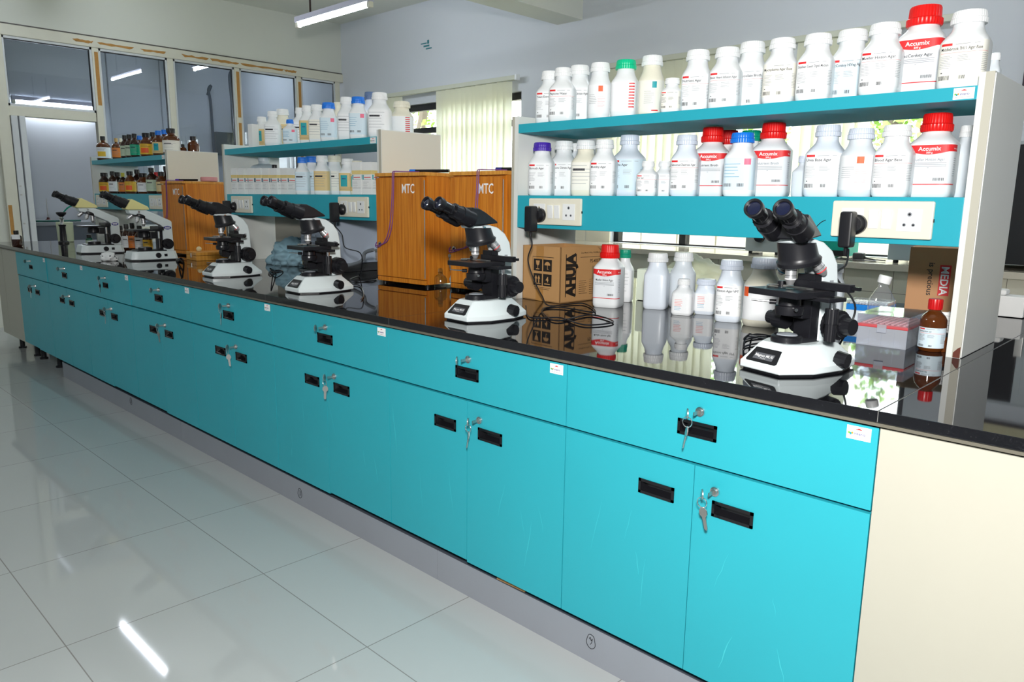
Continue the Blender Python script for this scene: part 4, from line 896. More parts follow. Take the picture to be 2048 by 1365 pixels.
p = at(1420, 600, z=CT); crumple('plastic_bag', (p[0]-.1, p[1]+.05, CT), .15, .10, .10, BAG, 'crumpled yellowish plastic bag behind the white counter bottles', 'bag', 3, .3, 4, True, 14)
p = at(553, 533, z=CT); crumple('dust_cloth', (p[0]-.03, p[1]+.13, CT), .17, .11, .10, CLOTH, 'heap of blue-grey cloth behind the microscopes under the middle rack', 'cloth', 5, .38, 5, True, 8)
crumple('dust_cloth', (-2.04, .80, CT), .045, .10, .14, CLOTH, 'blue-grey cloth stuffed between the two wooden cabinets', 'cloth', 8, .3, 4, True, 6)
p = at(520, 306, y=.90); t = thing('jerrycan', 'large cloudy white can behind the cartons of the middle rack', 'can', (max(p[0], -3.955), .86, L_+.0006))
m = MB(); m.loft([[(x, y*.8, z) for x, y in superell(a_, 4, 40)] for z, a_ in ((0, .085), (.01, .092), (.15, .092), (.175, .07), (.185, .035), (.20, .03))], HDPEG); m.build('body', t); PLACED.setdefault(L_, []).append(((t.location.x, t.location.y), 0, .094, 4))
m = MB(); m.lathe([(.034, .2), (.034, .222), (.03, .225)], HDPEG, n=32); m.build('cap', t)
# cartons
CBAND = flat('carton cream band', 234, 210, 140)
def carton(x, y, rot, w, d, h, label, seed, group='small cartons on the middle rack', z=L_):
    t = thing('reagent_carton', label, 'carton', (x, y, z+.0006), rot, group)
    PLACED.setdefault(z, []).append(((x, y), rot, w/2+.001, 12))
    m = MB(); m.box(-w/2, w/2, -d/2, d/2, 0, h, PAPER, .0015); m.build('body', t)
    m = MB(); rd = random.Random(seed)
    for fn in (planefn((-w/2, -d/2-.0004, 0), (1, 0, 0), (0, 0, 1)), planefn((w/2+.0004, -d/2, 0), (0, 1, 0), (0, 0, 1))):
        put_rect(m, fn, 0, w, h*.62, h*.74, CBAND, 1); put_rect(m, fn, w*.06, w*.16, h*.46, h*.61, INKT if seed > 6 else flat('carton blue', 30, 90, 120), 1)
        put_rect(m, fn, w*.2, w*.9, h*.52, h*.545, INKR, 1); put_rect(m, fn, w*.06, w*.95, h*.46, h*.466, INK, 1); put_rect(m, fn, w*.06, w*.95, h*.2, h*.206, INK, 1)
        put_lines(m, fn, w*.1, w*.7, h*.38, 4, h*.05, INKG, .001)
    m.build('carton_print', t, smooth=False, fix=False); return t
cl = ['carton against the end panel of the middle lower shelf', 'second carton of the row, full front showing, middle lower shelf', 'third carton of the row on the middle lower shelf', 'fourth carton of the row, middle of the seven', 'fifth carton of the row on the middle lower shelf', 'sixth carton of the row, before the dark-capped bottle', 'last carton of the row before the blue-capped bottles']
for i, px in enumerate((476, 490, 509, 524, 539, 556, 576)):
    y = SY0+.05+(.01 if i % 2 else 0); p = at(px, 337, y=y); carton(p[0], y, math.radians(6), .062, .062, p[2]-L_, cl[i], i)
for i, px in enumerate((723, 744)):
    y = SY0+.045; p = at(px, 325, y=y); carton(p[0], y, math.radians(4), .070, .066, p[2]-L_, ['carton with green mark beside the brown-labelled bottle', 'carton with green mark against the panel by the wooden cabinet'][i], 8+i)
y = SY0+.04; p = at(506, 249, y=y); t = thing('reagent_carton', 'narrow white carton starting the middle top shelf', 'carton', (p[0], y, T_+.0006), .1, 'small cartons on the middle rack'); PLACED.setdefault(T_, []).append(((p[0], y), .1, .023, 12)); m = MB(); m.box(-.022, .022, -.022, .022, 0, p[2]-T_, PAPER, .002); m.build('body', t)
# middle rack, top shelf
B = [
 (523, 234, 8.5, 15, .02, 'sq', 'w', 't', 'tq', '', 'bottle with teal block on tan label, second on the middle top shelf', None),
 (544.5, 223, 9.3, 17, .01, 'sq', 'w', 'w', 'ln', '', 'white bottle with black scribble next to the tan and teal label, middle top shelf', None),
 (564.6, 219, 12, 18, .03, 'rd', 'w', 't', 'ln', '', 'cream bottle with tan label just behind the small blue-capped one', HDPEC),
 (579.5, 239.6, 6.8, 15, .0, 'sq', 'b', 'b', 'pk', '', 'smallest blue-capped bottle on the middle top shelf', None),
 (597.6, 215.7, 7, 16, .02, 'sq', 'w', 'w', 'ln', '', 'slim white bottle next to the smallest blue-capped one', None),
 (613.3, 211.7, 9.3, 16, .03, 'sq', 'w', 't', 'tq', '', 'white bottle with large tan label on the middle top shelf', None),
 (633, 210, 11, 17, .02, 'sq', 'w', 'c', 'ln', '', 'white bottle with red-lined cream label before the first big blue cap', None),
 (656.7, 206, 12.2, 18, .0, 'sq', 'b', 'b', 'pk', '', 'blue-capped bottle with pale blue label and pink square, nearer the partition', None),
 (676, 205, 9, 17, .10, 'sq', 'cr', 'c', 'ln', '', 'cream bottle at the back between the two blue-capped ones', HDPEC),
 (692, 195, 11.2, 18, .02, 'sq', 'w', 'w', 'ln', '', 'white bottle with handwritten shoulder between the blue-capped ones', None),
 (716, 194.6, 12.8, 19, .0, 'sq', 'b', 'b', 'pk', '', 'blue-capped bottle with pale blue label, nearer the wooden cabinets', None),
 (741, 185, 12, 19, .02, 'sq', 'gb', 'w', 'sq', '', 'bottle with greyish blue wrapped cap on the middle top shelf', HDPEB),
 (767, 185, 15, 24, .0, 'sq', 'w', 'w', 'ln', '', 'big white bottle at the end of the middle top shelf by its panel', None),
 (803.5, 204, 16, 25, .16, 'rd', 'cr', 'w', 'st', '', 'wide cream-capped jar with red strokes behind the panel of the middle rack', HDPEC),
]
for r in sorted(B, key=lambda q: q[4]): on_shelf(r[0], r[1], r[2], r[3], T_, r[4], r[5], r[6], r[7], r[8], r[9], r[10], gB, r[11], n=2.5 if r[5] == 'rd' else 5, det=False)
B2 = [
 (604, 315, 9, 15, .0, 'sq', 'b', 'b', 'ln', '', 'first blue-capped bottle after the cartons on the middle lower shelf', None),
 (622, 313.4, 10, 15.5, .0, 'sq', 'b', 'b', 'ln', '', 'second blue-capped bottle on the middle lower shelf, beside the tan-labelled one', None),
 (643.8, 312, 11, 17, .01, 'sq', 'w', 't', 'ln', '', 'white bottle with tan and pink label on the middle lower shelf', None),
 (668, 312, 12.5, 18, .02, 'rd', 'cr', 'c', 'ln', '', 'cream-capped bottle in the middle of the middle lower shelf', None),
 (695, 318, 11.5, 18, .01, 'sq', 'w', 't', 'tq', '', 'bottle with bright teal block on its label, middle lower shelf', None),
 (714, 322, 10, 15, .0, 'sq', 'cr', 't', 'tq', '', 'brown-labelled bottle next to the last two cartons, middle lower shelf', HDPEC),
]
for r in sorted(B2, key=lambda q: q[4]): on_shelf(r[0], r[1], r[2], r[3], L_, r[4], r[5], r[6], r[7], r[8], r[9], r[10], gB2, r[11], n=2.5 if r[5] == 'rd' else 5, det=False)
on_shelf(549, 330, 5.0, 9, L_, .11, 'amb', 'k', 'w', None, '', 'dark-capped bottle behind the cartons on the middle lower shelf', gB2, AMBERD)
# far rack
C = [
 (204.9, 273, 4.6, 13, .0, 'k', 'w', 'yq', 'lone amber bottle with blue and white label starting the far top shelf', AMBER),
 (231.5, 276.7, 3.2, 9, .02, 'tn', 'o', 'ln', 'amber bottle with tan cap and orange label on the far top shelf', AMBER),
 (240.5, 277, 3.2, 8, .08, 'cr', 'o', 'ln', 'amber bottle with pale cap behind the tan-capped one', AMBER),
 (248.9, 271, 4.4, 9.5, .0, 'k', 'pg', 'ln', 'first of three dark green-labelled bottles on the far top shelf', AMBERD),
 (258, 269.6, 4.6, 9.5, .0, 'k', 'pg', 'ln', 'middle one of three dark green-labelled bottles, far top shelf', AMBERD),
 (268.2, 267.8, 4.6, 9.5, .0, 'k', 'gn', 'ln', 'dark bottle with bright green strip on the far top shelf', AMBERD),
 (278, 272, 5.4, 10.5, .02, 'b', 't', 'tq', 'amber bottle with blue cap and tan label beside the green strip', AMBER),
 (291.4, 266.7, 7.4, 12.5, .0, 'k', 'y', 'yq', 'amber bottle with wide black cap and torn yellow label', AMBER),
 (305, 265, 5, 11.5, .02, 'k', 't', 'tq', 'amber bottle with narrow black cap and teal block, far top shelf', AMBER),
 (316, 262, 6, 12.5, .01, 'b', 't', 'tq', 'blue-capped amber bottle with wide teal label, nearer the partition', AMBER),
 (328.6, 260, 6, 12.5, .02, 'b', 't', 'tq', 'blue-capped amber bottle beside the largest amber jar', AMBER),
 (344.5, 257, 8.3, 16.5, .0, 'k', 'c', 'ln', 'largest amber jar with cream label at the end of the far top shelf', AMBER),
 (365.5, 289, 3.2, 6.5, .12, 'k', 'c', None, 'tiny amber bottle behind the largest amber jar', AMBER),
 (388.5, 273, 5.8, 11.2, .15, 'k', 'c', None, 'amber bottle standing apart over the panel of the far rack', AMBER),
]
for r in sorted(C, key=lambda q: q[4]): on_shelf(r[0], r[1], r[2], r[3], T_, r[4], 'amb', r[5], r[6], r[7], '', r[8], gC, r[9], det=False)
C2 = [
 (207.6, 346, 6.6, 10.5, .0, 'k', 'y', 'yq', 'amber bottle with yellow and white label starting the far lower shelf', AMBERD),
 (224, 343, 4.2, 8, .0, 'k', 'w', 'ln', 'dark bottle with tall cap and white patched label, far lower shelf', AMBERD),
 (234, 345, 5.2, 10, .03, 'k', 't', 'tq', 'dark bottle with teal block behind the microscope eyepieces, far lower shelf', AMBERD),
 (245, 346, 3.4, 8.5, .02, 'y', 'o', 'ln', 'dark bottle with yellow-green cap and orange label', AMBERD),
 (259, 343, 6, 10.5, .0, 'k', 'y', 'yq', 'amber bottle with orange and yellow label, far lower shelf', AMBER),
 (273.5, 339.6, 5, 10, .03, 'k', 't', 'ln', 'brown-labelled bottle with tall cap behind the white-labelled one', AMBERD),
 (285, 346.8, 8, 11, .0, 'k', 'w', 'ln', 'amber jar with plain white label and glossy streak, far lower shelf', AMBER),
 (302, 336, 5.2, 11, .0, 'k', 'pg', 'ln', 'amber bottle with pale green label and tall cap, far lower shelf', AMBERD),
 (313, 345, 5, 9.5, .04, 'rd', 't', 'tq', 'amber bottle with teal block beside the pale green label, far lower shelf', AMBER),
 (322, 344, 6, 10.5, .0, 'k', 't', 'ln', 'amber bottle with tan label next to the last tall cap', AMBER),
 (330.5, 333, 4.2, 9.5, .04, 'k', 't', 'ln', 'amber bottle with the tallest cap against the far rack panel', AMBERD),
]
for r in sorted(C2, key=lambda q: q[4]): on_shelf(r[0], r[1], r[2], r[3], L_, r[4], 'amb', r[5], r[6], r[7], '', r[8], gC2, r[9], det=False)
# amber bottles under the far rack
for i, (px, b, tp, bw, lb, lt) in enumerate(((244, 505, 452, 9, 'dark amber bottle with white label on the counter between the yellow-headed microscopes', 'w'), (256, 507, 449, 9, 'dark amber bottle beside the white-labelled one under the far rack', 'w'), (268, 508, 447, 9, 'amber bottle with orange label behind the second yellow-headed microscope', 'o'),
        (282, 509, 452, 10, 'dark bottle with white label seen through the second yellow-headed microscope', 'w'), (297, 512, 458, 9, 'bottle with yellow label seen under the microscope stage', 'y'), (180, 501, 470, 7, 'small green bottle behind the first yellow-headed microscope', 'pg'))):
    on_counter(px, b-6, tp, 4.5, bw, 'amb', 'k', lt, 'ln', '', lb, 'bottles on the counter under the far rack', AMBERD if i != 5 else mat('green glass', (.01, .07, .04), .08, noise_=.1), det=False)
# ------------------------------------------------------------------ microscopes
OBJM = mat('objective silver', (.66, .66, .67), .32, metal=.75)
LENS = mat('coated lens', (.006, .008, .03), .03, spec=1., coat=1.)
def rotx(a): return Matrix.Rotation(a, 4, 'X')
def insets(poly, k, cy=0.): return [(x*k, cy+(y-cy)*k) for x, y in poly]
def bino(t, mt, y0, z0, L, sep=.031, ang=30, big=1.0):
    """two inclined eyepiece tubes pointing to -y and up"""
    a = math.radians(ang); d = Vector((0, -math.cos(a), math.sin(a))); o = Vector((0, y0, z0))
    for s in (-1, 1):
        e = Vector((s*sep, 0, 0)); m = MB()
        m.cyl(o+e, o+e+d*(L*.34), .0265*big, .0258*big, mt, 28); m.cyl(o+e+d*(L*.34), o+e+d*(L*.55), .0235*big, .0215*big, mt, 28); m.cyl(o+e+d*L*.50, o+e+d*L*.56, .0235*big, .0235*big, mt, 40, ridge=.05)
        tb = m.build('tube', t)
        m = MB(); m.cyl(o+e+d*L*.56, o+e+d*L*.86, .0165*big, .0165*big, BLACKG, 28); m.cyl(o+e+d*L*.62, o+e+d*L*.66, .0172*big, .0172*big, BLACK, 28)
        rr = [(L*.84, .0175), (L*.90, .0205), (L*.99, .0205), (L, .0185), (L*.985, .0155), (L*.955, .0150)]
        Q = Matrix.Translation(o+e) @ d.to_track_quat('Z', 'Y').to_matrix().to_4x4()
        m.lathe([(r*big, z) for z, r in rr], BLACK, M=Q, n=36); ey = m.build('eyepiece', tb)
        m = MB(); m.lathe([(.0146*big, L*.950), (.0146*big, L*.957), (.010*big, L*.962), (.002, L*.9645)], LENS, M=Q, n=28); m.build('lens', ey)
def objective(t, c, axis, L, r, ring):
    axis = Vector(axis).normalized(); c = Vector(c)
    m = MB(); m.cyl(c, c+axis*L*.72, r, r, OBJM, 22); m.cyl(c+axis*L*.72, c+axis*L, r*.98, r*.52, OBJM, 22)
    for q in (.25, .5): m.cyl(c+axis*L*q, c+axis*L*(q+.02), r*1.03, r*1.03, BLACK, 22)
    m.cyl(c+axis*L*.66, c+axis*L*.71, r*1.03, r*1.03, ring, 22); return m.build('objective', t)
BASE = [(-.058, -.086), (.058, -.086), (.092, -.012), (.092, .085), (.064, .168), (-.064, .168), (-.092, .085), (-.092, -.012)]
def scope(loc, rot, label, group='black and white binocular microscopes', head=0.):
    t = thing('microscope', label, 'microscope', loc, rot, group)
    m = MB(); m.loft([[(x, y, z) for x, y in insets(BASE, .93, .03)] for z in (0, .0045)], BLACK); m.build('foot_pad', t, smooth=False)
    m = MB(); m.loft([[(x, y, z) for x, y in insets(BASE, k, .035)] for z, k in ((.0045, 1.0), (.020, 1.0), (.061, .68), (.066, .63))], WPAINT); b = m.build('base', t, bevel=.003)
    # badge on the sloping front
    o = Vector((0, -.086, .020)); p = Vector((0, .035-.121*.68, .061)); up = (p-o).normalized(); nrm = Vector((0, -up.z, up.y)); fn = planefn(o+nrm*.0008, (1, 0, 0), up)
    m = MB(); c = .004; w, h = .045, .044; m.add([fn(*q)for q in ((-w+c, .004), (w-c, .004), (w, .004+c), (w*.82, h), (-w*.82, h), (-w, .004+c))], [(0, 1, 2, 3, 4, 5)], BLACK); pl = m.build('badge', b, smooth=False, fix=False)
    f2 = planefn(o+nrm*.0014, (1, 0, 0), up); m = MB(); put_rect(m, f2, -.028, .028, .012, .030, flat('badge grey', 92, 94, 100), 1); f3 = planefn(o+nrm*.0019, (1, 0, 0), up)
    put_text(m, 'Magnus MLXi', f3, 0, .0195, .0068, INKW, .01, 'c', .051); put_text(m, 'P L U S', f3, 0, .0138, .0034, INKW, .01, 'c', .03); m.build('badge_print', pl, smooth=False, fix=False)
    m = MB(); m.lathe([(.036, .056), (.036, .079), (.030, .083), (.026, .081)], BLACK, n=40); m.prism([(.0, .056), (.0, .079), (.03, .077), (.070, .067), (.075, .056)], -.034, .034, BLACK); il = m.build('illuminator', t)
    m = MB(); m.lathe([(.024, .0815), (.022, .084), (.012, .0865), (.002, .0875)], mat('field lens', (.35, .38, .42), .05, spec=1.), n=32); m.build('field_lens', il)
    m = MB(); m.cyl((.082, .075, .034), (.108, .080, .031), .0185, .0175, BLACK, 24, ridge=.05); m.build('brightness_knob', t)
    # arm: column and arch
    arm = [(.076, .05), (.076, .185), (.072, .222), (.060, .252), (.044, .278), (.020, .292), (-.040, .295), (-.046, .300), (-.042, .306), (.028, .306), (.070, .296), (.102, .276), (.124, .246), (.132, .20), (.138, .05)]
    m = MB(); m.prism(arm, -.026, .026, WPAINT); am = m.build('arm', t, bevel=.006)
    m = MB(); m.cyl((.026, .005, .295), (.036, .005, .295), .006, .006, CHROME, 16); m.build('clamp_screw', am)
    m = MB(); m.box(.0262, .0268, .100, .113, .196, .207, INKG); m.build('tag', am, smooth=False)
    m = MB(); m.box(-.024, .024, .048, .077, .058, .222, BLACK, .002); m.build('focus_block', t)
    for s in (-1, 1):
        m = MB(); m.cyl((s*.026, .106, .105), (s*.034, .106, .105), .030, .030, WPAINT, 28); m.cyl((s*.034, .106, .105), (s*.062, .106, .105), .037, .035, BLACK, 48, ridge=.03)
        m.cyl((s*.062, .106, .105), (s*.072, .106, .105), .028, .027, BLACK, 32); m.cyl((s*.072, .106, .105), (s*.094, .106, .105), .021, .019, BLACK, 40, ridge=.04); m.build('focus_knob', t)
    # stage
    m = MB(); m.box(-.068, .072, -.064, .062, .175, .190, BLACK, .0015); st = m.build('stage', t)
    m = MB(); m.box(-.028, .028, -.022, .034, .1902, .1912, BLACKG); m.box(-.038, .045, .018, .022, .190, .194, STEEL); m.tube([(-.05, .016, .193), (-.056, -.01, .193), (-.04, -.028, .193), (-.02, -.02, .193)], .0025, STEEL, 6, 5); m.cyl((-.052, .03, .19), (-.052, .03, .202), .010, .010, BLACK, 20); m.build('slide_holder', st)
    m = MB(); m.box(-.030, .120, .044, .064, .190, .208, BLACK, .002); m.box(.110, .140, .050, .058, .196, .204, BLACKG); m.box(.03, .105, .0, .06, .168, .178, BLACK, .002); m.build('mechanical_stage', st)
    m = MB(); m.cyl((.088, .035, .12), (.088, .035, .178), .006, .006, CHROME, 16); m.cyl((.088, .035, .078), (.088, .035, .118), .0125, .0125, BLACK, 36, ridge=.05); m.cyl((.088, .035, .118), (.088, .035, .152), .0155, .0145, BLACK, 36, ridge=.05); m.build('stage_knob', t)
    # condenser
    m = MB(); m.lathe([(.020, .128), (.030, .130), (.032, .140), (.032, .150), (.026, .152), (.024, .177)], BLACK, n=36); m.box(-.022, .022, .02, .05, .12, .165, BLACK, .003); co = m.build('condenser', t)
    m = MB(); m.cyl((-.02, -.025, .158), (-.062, -.058, .160), .0026, .0020, CHROME, 10); m.cyl((-.018, -.024, .158), (-.030, -.033, .158), .006, .006, BLACK, 12); m.build('iris_lever', co); m = MB(); m.cyl((.024, -.015, .146), (.040, -.024, .146), .004, .004, CHROME, 12); m.build('centring_screw', co)
    m = MB(); m.cyl((-.060, .03, .112), (-.030, .03, .112), .024, .024, BLACK, 36, ridge=.04); m.cyl((-.082, .03, .112), (-.060, .03, .112), .016, .016, BLACK, 36, ridge=.05); m.build('condenser_knob', t)
    # nosepiece
    m = MB(); rg = []
    for r, c, z, a in ((.040, .020, .2455, 14), (.0485, .020, .2475, 14), (.0500, .019, .256, 14), (.0465, .018, .260, 13), (.0445, .016, .264, 11), (.0425, .006, .296, 0)):
        a = math.radians(a); rg.append([(r*math.cos(q*PI/22), c+r*math.sin(q*PI/22)*math.cos(a), z+r*math.sin(q*PI/22)*math.sin(a)) for q in range(44)])
    m.loft(rg, BLACK); nz = m.build('nosepiece', t)
    objective(nz, (0, -.004, .244), (0, 0, -1), .046, .0125, INKO if False else INKW); objective(nz, (0.02, .046, .254), (.35, .62, -.8), .042, .0125, INKR); objective(nz, (-.033, .022, .249), (-.62, .12, -.8), .038, .0125, INKB)
    # head, free to swivel on its seat
    m = MB(); m.lathe([(.036, .304), (.036, .311), (.032, .313)], BLACK, (0, -.005, 0), 36)
    hs = [(.058, .310), (.056, .317), (.010, .345), (-.022, .358), (-.052, .360), (-.078, .338), (-.066, .304), (-.045, .304)]
    n = len(hs); tw = [.042, .038, .033, .038, .044, .050, .050, .046]
    m.add([(-w_, y, z) for (y, z), w_ in zip(hs, tw)]+[(w_, y, z) for (y, z), w_ in zip(hs, tw)], [tuple(range(n)), tuple(range(n, 2*n))]+[(i, (i+1) % n, n+(i+1) % n, n+i) for i in range(n)], BLACK); hd = m.build('head', t, bevel=.004)
    hd.rotation_euler.z = head
    bino(hd, BLACK, -.046, .322, .143, ang=21); return t
def axis_at(px, py, z=.948): p = at(px, py, z=z); return (float(p[0]), float(p[1]), CT)
scope(axis_at(1574, 673), -.28, 'biggest microscope in view, eyepiece lenses glinting, before the large socket plate', head=.36)
scope(axis_at(952, 591), -.05, 'microscope standing before the two wooden cabinets and printed carton')
scope(axis_at(620, 546), -.03, 'microscope before the middle rack and louvred case')
scope(axis_at(447, 520.5), -.02, 'microscope before the small wooden box, beside the middle rack end panel')
BLUEO = flat('blue oval', 44, 44, 140)
OB = [(-.066, -.130), (.066, -.130), (.088, -.085), (.088, .120), (.074, .138), (-.074, .138), (-.088, .120), (-.088, -.085)]
def old_scope(loc, rot, label):
    t = thing('microscope', label, 'microscope', loc, rot, 'older microscopes with pale yellow heads')
    m = MB(); m.loft([[(x, y, z) for x, y in insets(OB, .98, 0)] for z in (0, .007)], BLACK); m.build('foot_pad', t, smooth=False)
    m = MB(); m.loft([[(x, y, z) for x, y in OB] for z in (.007, .016)]+[[(x, y, z) for x, y in insets(OB, .93, .01)] for z in (.052, .056)], WPAINT); b = m.build('base', t, bevel=.003)
    m = MB(); m.box(-.06, .06, -.09, .08, .056, .062, BLACK, .002); m.lathe([(.04, .06), (.04, .076), (.03, .080)], BLACK, (0, -.028, 0), 32); m.build('illuminator', t)
    m = MB(); m.cyl((.084, .02, .032), (.096, .02, .032), .016, .015, BLACK, 28, ridge=.03); m.build('brightness_knob', t)
    m = MB(); m.box(.082, .0868, .055, .073, .024, .040, BLACK); m.build('switch', t, smooth=False)
    arm = [(.070, .05), (.070, .205), (.055, .215), (-.010, .246), (-.055, .268), (-.108, .280), (-.116, .302), (-.015, .302), (.118, .240), (.128, .232), (.132, .05)]
    m = MB(); m.prism(arm, -.036, .036, WPAINT); am = m.build('arm', t, bevel=.005)
    m = MB(); fn = lambda u, v: Vector((.0368, .100+u, .196+v)); m.add([fn(.022*math.cos(k*PI/16), .011*math.sin(k*PI/16)) for k in range(32)], [tuple(range(32))], BLUEO); bg_ = m.build('oval_badge', am, smooth=False, fix=False)
    fn = lambda u, v: Vector((.0372, .100+u, .196+v)); m = MB(); put_rect(m, fn, -.015, .015, .001, .0045, INKW, 1)
    for i in range(6): put_rect(m, fn, -.013+.0045*i, -.010+.0045*i, -.006, -.0015, INKW, 1)
    m.build('badge_print', bg_, smooth=False, fix=False)
    m = MB(); m.cyl((.036, -.06, .292), (.044, -.06, .292), .006, .006, CHROME, 14); m.build('clamp_screw', am)
    m = MB(); m.box(-.03, .03, .045, .071, .058, .205, BLACK, .002); m.build('focus_block', t)
    for s in (-1, 1): m = MB(); m.cyl((s*.036, .092, .098), (s*.060, .092, .098), .033, .032, BLACK, 44, ridge=.03); m.cyl((s*.060, .092, .098), (s*.080, .092, .098), .020, .018, BLACK, 30, ridge=.04); m.build('focus_knob', t)
    m = MB(); m.box(-.08, .08, -.110, .055, .176, .186, BLACK, .0015); st = m.build('stage', t)
    m = MB(); m.box(-.04, .11, .02, .055, .186, .204, BLACK, .002); m.build('mechanical_stage', st)
    m = MB(); m.cyl((.086, .03, .13), (.086, .03, .176), .006, .006, CHROME, 14); m.cyl((.086, .03, .075), (.086, .03, .134), .014, .014, BLACK, 30, ridge=.05); m.build('stage_knob', t)
    m = MB(); m.lathe([(.03, .135), (.036, .14), (.036, .158), (.028, .176)], BLACK, (0, -.028, 0), 32); m.box(-.03, .03, .0, .05, .13, .17, BLACK, .003); m.build('condenser', t)
    m = MB(); Q = Matrix.Translation((0, -.050, .262)) @ rotx(math.radians(-20)); m.lathe([(.040, -.004), (.044, 0), (.044, .010), (.038, .016)], BLACK, M=Q, n=36); nz = m.build('nosepiece', t)
    objective(nz, (0, -.028, .256), (0, .05, -1), .052, .0120, INKW); objective(nz, (.022, -.060, .264), (.25, -.35, -.9), .040, .0125, INKW); objective(nz, (-.01, -.084, .272), (-.1, -.75, -.65), .040, .0120, INKW)
    hs = [(.004, .304), (-.002, .322), (-.088, .366), (-.098, .367), (-.134, .312), (-.125, .304)]; n = len(hs); tw = [.036, .034, .036, .040, .046, .042]
    m = MB(); m.add([(-w_, y, z) for (y, z), w_ in zip(hs, tw)]+[(w_, y, z) for (y, z), w_ in zip(hs, tw)], [tuple(range(n)), tuple(range(n, 2*n))]+[(i, (i+1) % n, n+(i+1) % n, n+i) for i in range(n)], YELLOWH); h = m.build('head', t, bevel=.004, label='pale yellow prism housing')
    m = MB(); Q = Matrix.Translation((0, -.112, .333)) @ rotx(math.radians(-28)); m.box(-.038, .038, -.045, .016, -.022, .026, BLACK, .006, M=Q); m.build('binocular_block', t)
    bino(t, BLACK, -.125, .336, .130, ang=27, big=1.02); return t
old_scope((-4.37, .30, CT), -.06, 'yellow-headed microscope beside the bunched black wire and patterned cloth')
old_scope((-5.16, .26, CT), -.06, 'yellow-headed microscope farthest along, nearest the partition doorway')
# ------------------------------------------------------------------ things under and beside the racks
# printed carton
a, b, c_ = at(1038, 594, z=CT), at(1115, 607, z=CT), at(1172, 595, z=CT)
A0 = Vector((-1.625, .700)); ux = Vector((.235, .0)); th = math.radians(-3)
t = thing('speaker_carton', 'open brown carton with black printed handling symbols beside the wooden cabinets', 'carton', (-1.588, .688, CT+.001), th)
bw, bd, bh = .205, .235, .212
m = MB(); wt = .004
for q in ((0, bw, 0, wt), (0, bw, bd-wt, bd), (0, wt, 0, bd), (bw-wt, bw, 0, bd)): m.box(q[0], q[1], q[2], q[3], 0, bh, CARD)
m.box(0, bw, 0, bd, 0, wt, CARD); bx = m.build('box', t, smooth=False)
m = MB(); m.add([(bw-.01, bd, bh), (bw, bd-.03, bh), (bw+.055, bd+.03, bh-.075), (bw+.002, bd+.06, bh-.02)], [(0, 1, 2, 3)], CARD); m.build('flap', t, smooth=False)
m = MB(); m.box(.075, .115, -.0006, 0, bh-.055, bh, flat('packing tape', 176, 128, 70, .3)); m.build('tape', t, smooth=False); m = MB(); m.box(.075, .115, -.0006, 0, 0, .05, flat('packing tape', 176, 128, 70, .3)); m.build('tape', t, smooth=False)
fr = planefn((0, -.0008, 0), (1, 0, 0), (0, 0, 1)); sd = planefn((bw+.0006, 0, 0), (0, 1, 0), (0, 0, 1)); K = flat('carton black', 34, 28, 24)
m = MB()
# four handling symbols in squares
for i in range(2):
    for j in range(2):
        u, v, s = .062+.052*i, .060+.056*j, .046
        for q in ((0, s, 0, .003), (0, s, s-.003, s), (0, .003, 0, s), (s-.003, s, 0, s)): put_rect(m, fr, u+q[0], u+q[1], v+q[2], v+q[3], K, 1)
        put_rect(m, fr, u+.003, u+s-.003, v+.003, v+s-.003, K, 1)
fw_ = planefn((0, -.0014, 0), (1, 0, 0), (0, 0, 1))
def poly(pts, mt=CARD, fn=None): m.add([(fn or fw_)(*p) for p in pts], [tuple(range(len(pts)))], mt)
u, v = .062, .116; poly([(u+.012, v+.040), (u+.034, v+.040), (u+.030, v+.024), (u+.023, v+.020), (u+.016, v+.024)]); put_rect(m, fw_, u+.0215, u+.0245, v+.009, v+.021, CARD, 1); put_rect(m, fw_, u+.014, u+.032, v+.006, v+.009, CARD, 1)
u = .114; poly([(u+.008, v+.024)]+[(u+.023+.015*math.cos(q*PI/8), v+.024+.014*math.sin(q*PI/8)) for q in range(8, -1, -1)][1:]); put_rect(m, fw_, u+.022, u+.0245, v+.008, v+.025, CARD, 1); put_rect(m, fw_, u+.0245, u+.029, v+.008, v+.0105, CARD, 1)
u, v = .062, .060
for q in (.014, .030): poly([(u+q-.007, v+.026), (u+q, v+.040), (u+q+.007, v+.026)]); put_rect(m, fw_, u+q-.003, u+q+.003, v+.010, v+.026, CARD, 1)
put_rect(m, fw_, u+.006, u+.040, v+.006, v+.0085, CARD, 1)
u = .114; put_text(m, '4', fw_, u+.023, v+.016, .020, CARD, .03, 'c'); put_rect(m, fw_, u+.008, u+.038, v+.006, v+.010, CARD, 1)
for q in (.020, .0235): pass
put_lines(m, fr, .066, .16, .052, 2, .006, K, .0012)
put_rect(m, fr, .056, .057, .054, .172, K, 1); put_rect(m, fr, .056, .17, .170, .172, K, 1)
# big vertical name on the side
vert = lambda u, v: sd(.078-v, u)
put_text(m, 'AHUJA', vert, .024, -.002, .046, K, .065, 'l', .165); put_rect(m, sd, .028, .032, .022, .185, K, 1); put_rect(m, sd, .084, .088, .022, .185, K, 1)
put_text(m, 'Dual Media 2-Way, Wall Mount', sd, .225, .185, .006, K, .005, 'r', .12); put_rect(m, sd, .11, .228, .170, .1715, K, 1); put_text(m, 'PS-400T', sd, .226, .148, .014, K, .01, 'r', .06)
put_rect(m, sd, .18, .205, .085, .135, flat('carton grey', 150, 118, 84), 1); put_lines(m, sd, .105, .155, .078, 7, .008, K, .0014); put_lines(m, sd, .165, .215, .082, 8, .008, K, .0014)
m.build('carton_print', bx, smooth=False, fix=False)
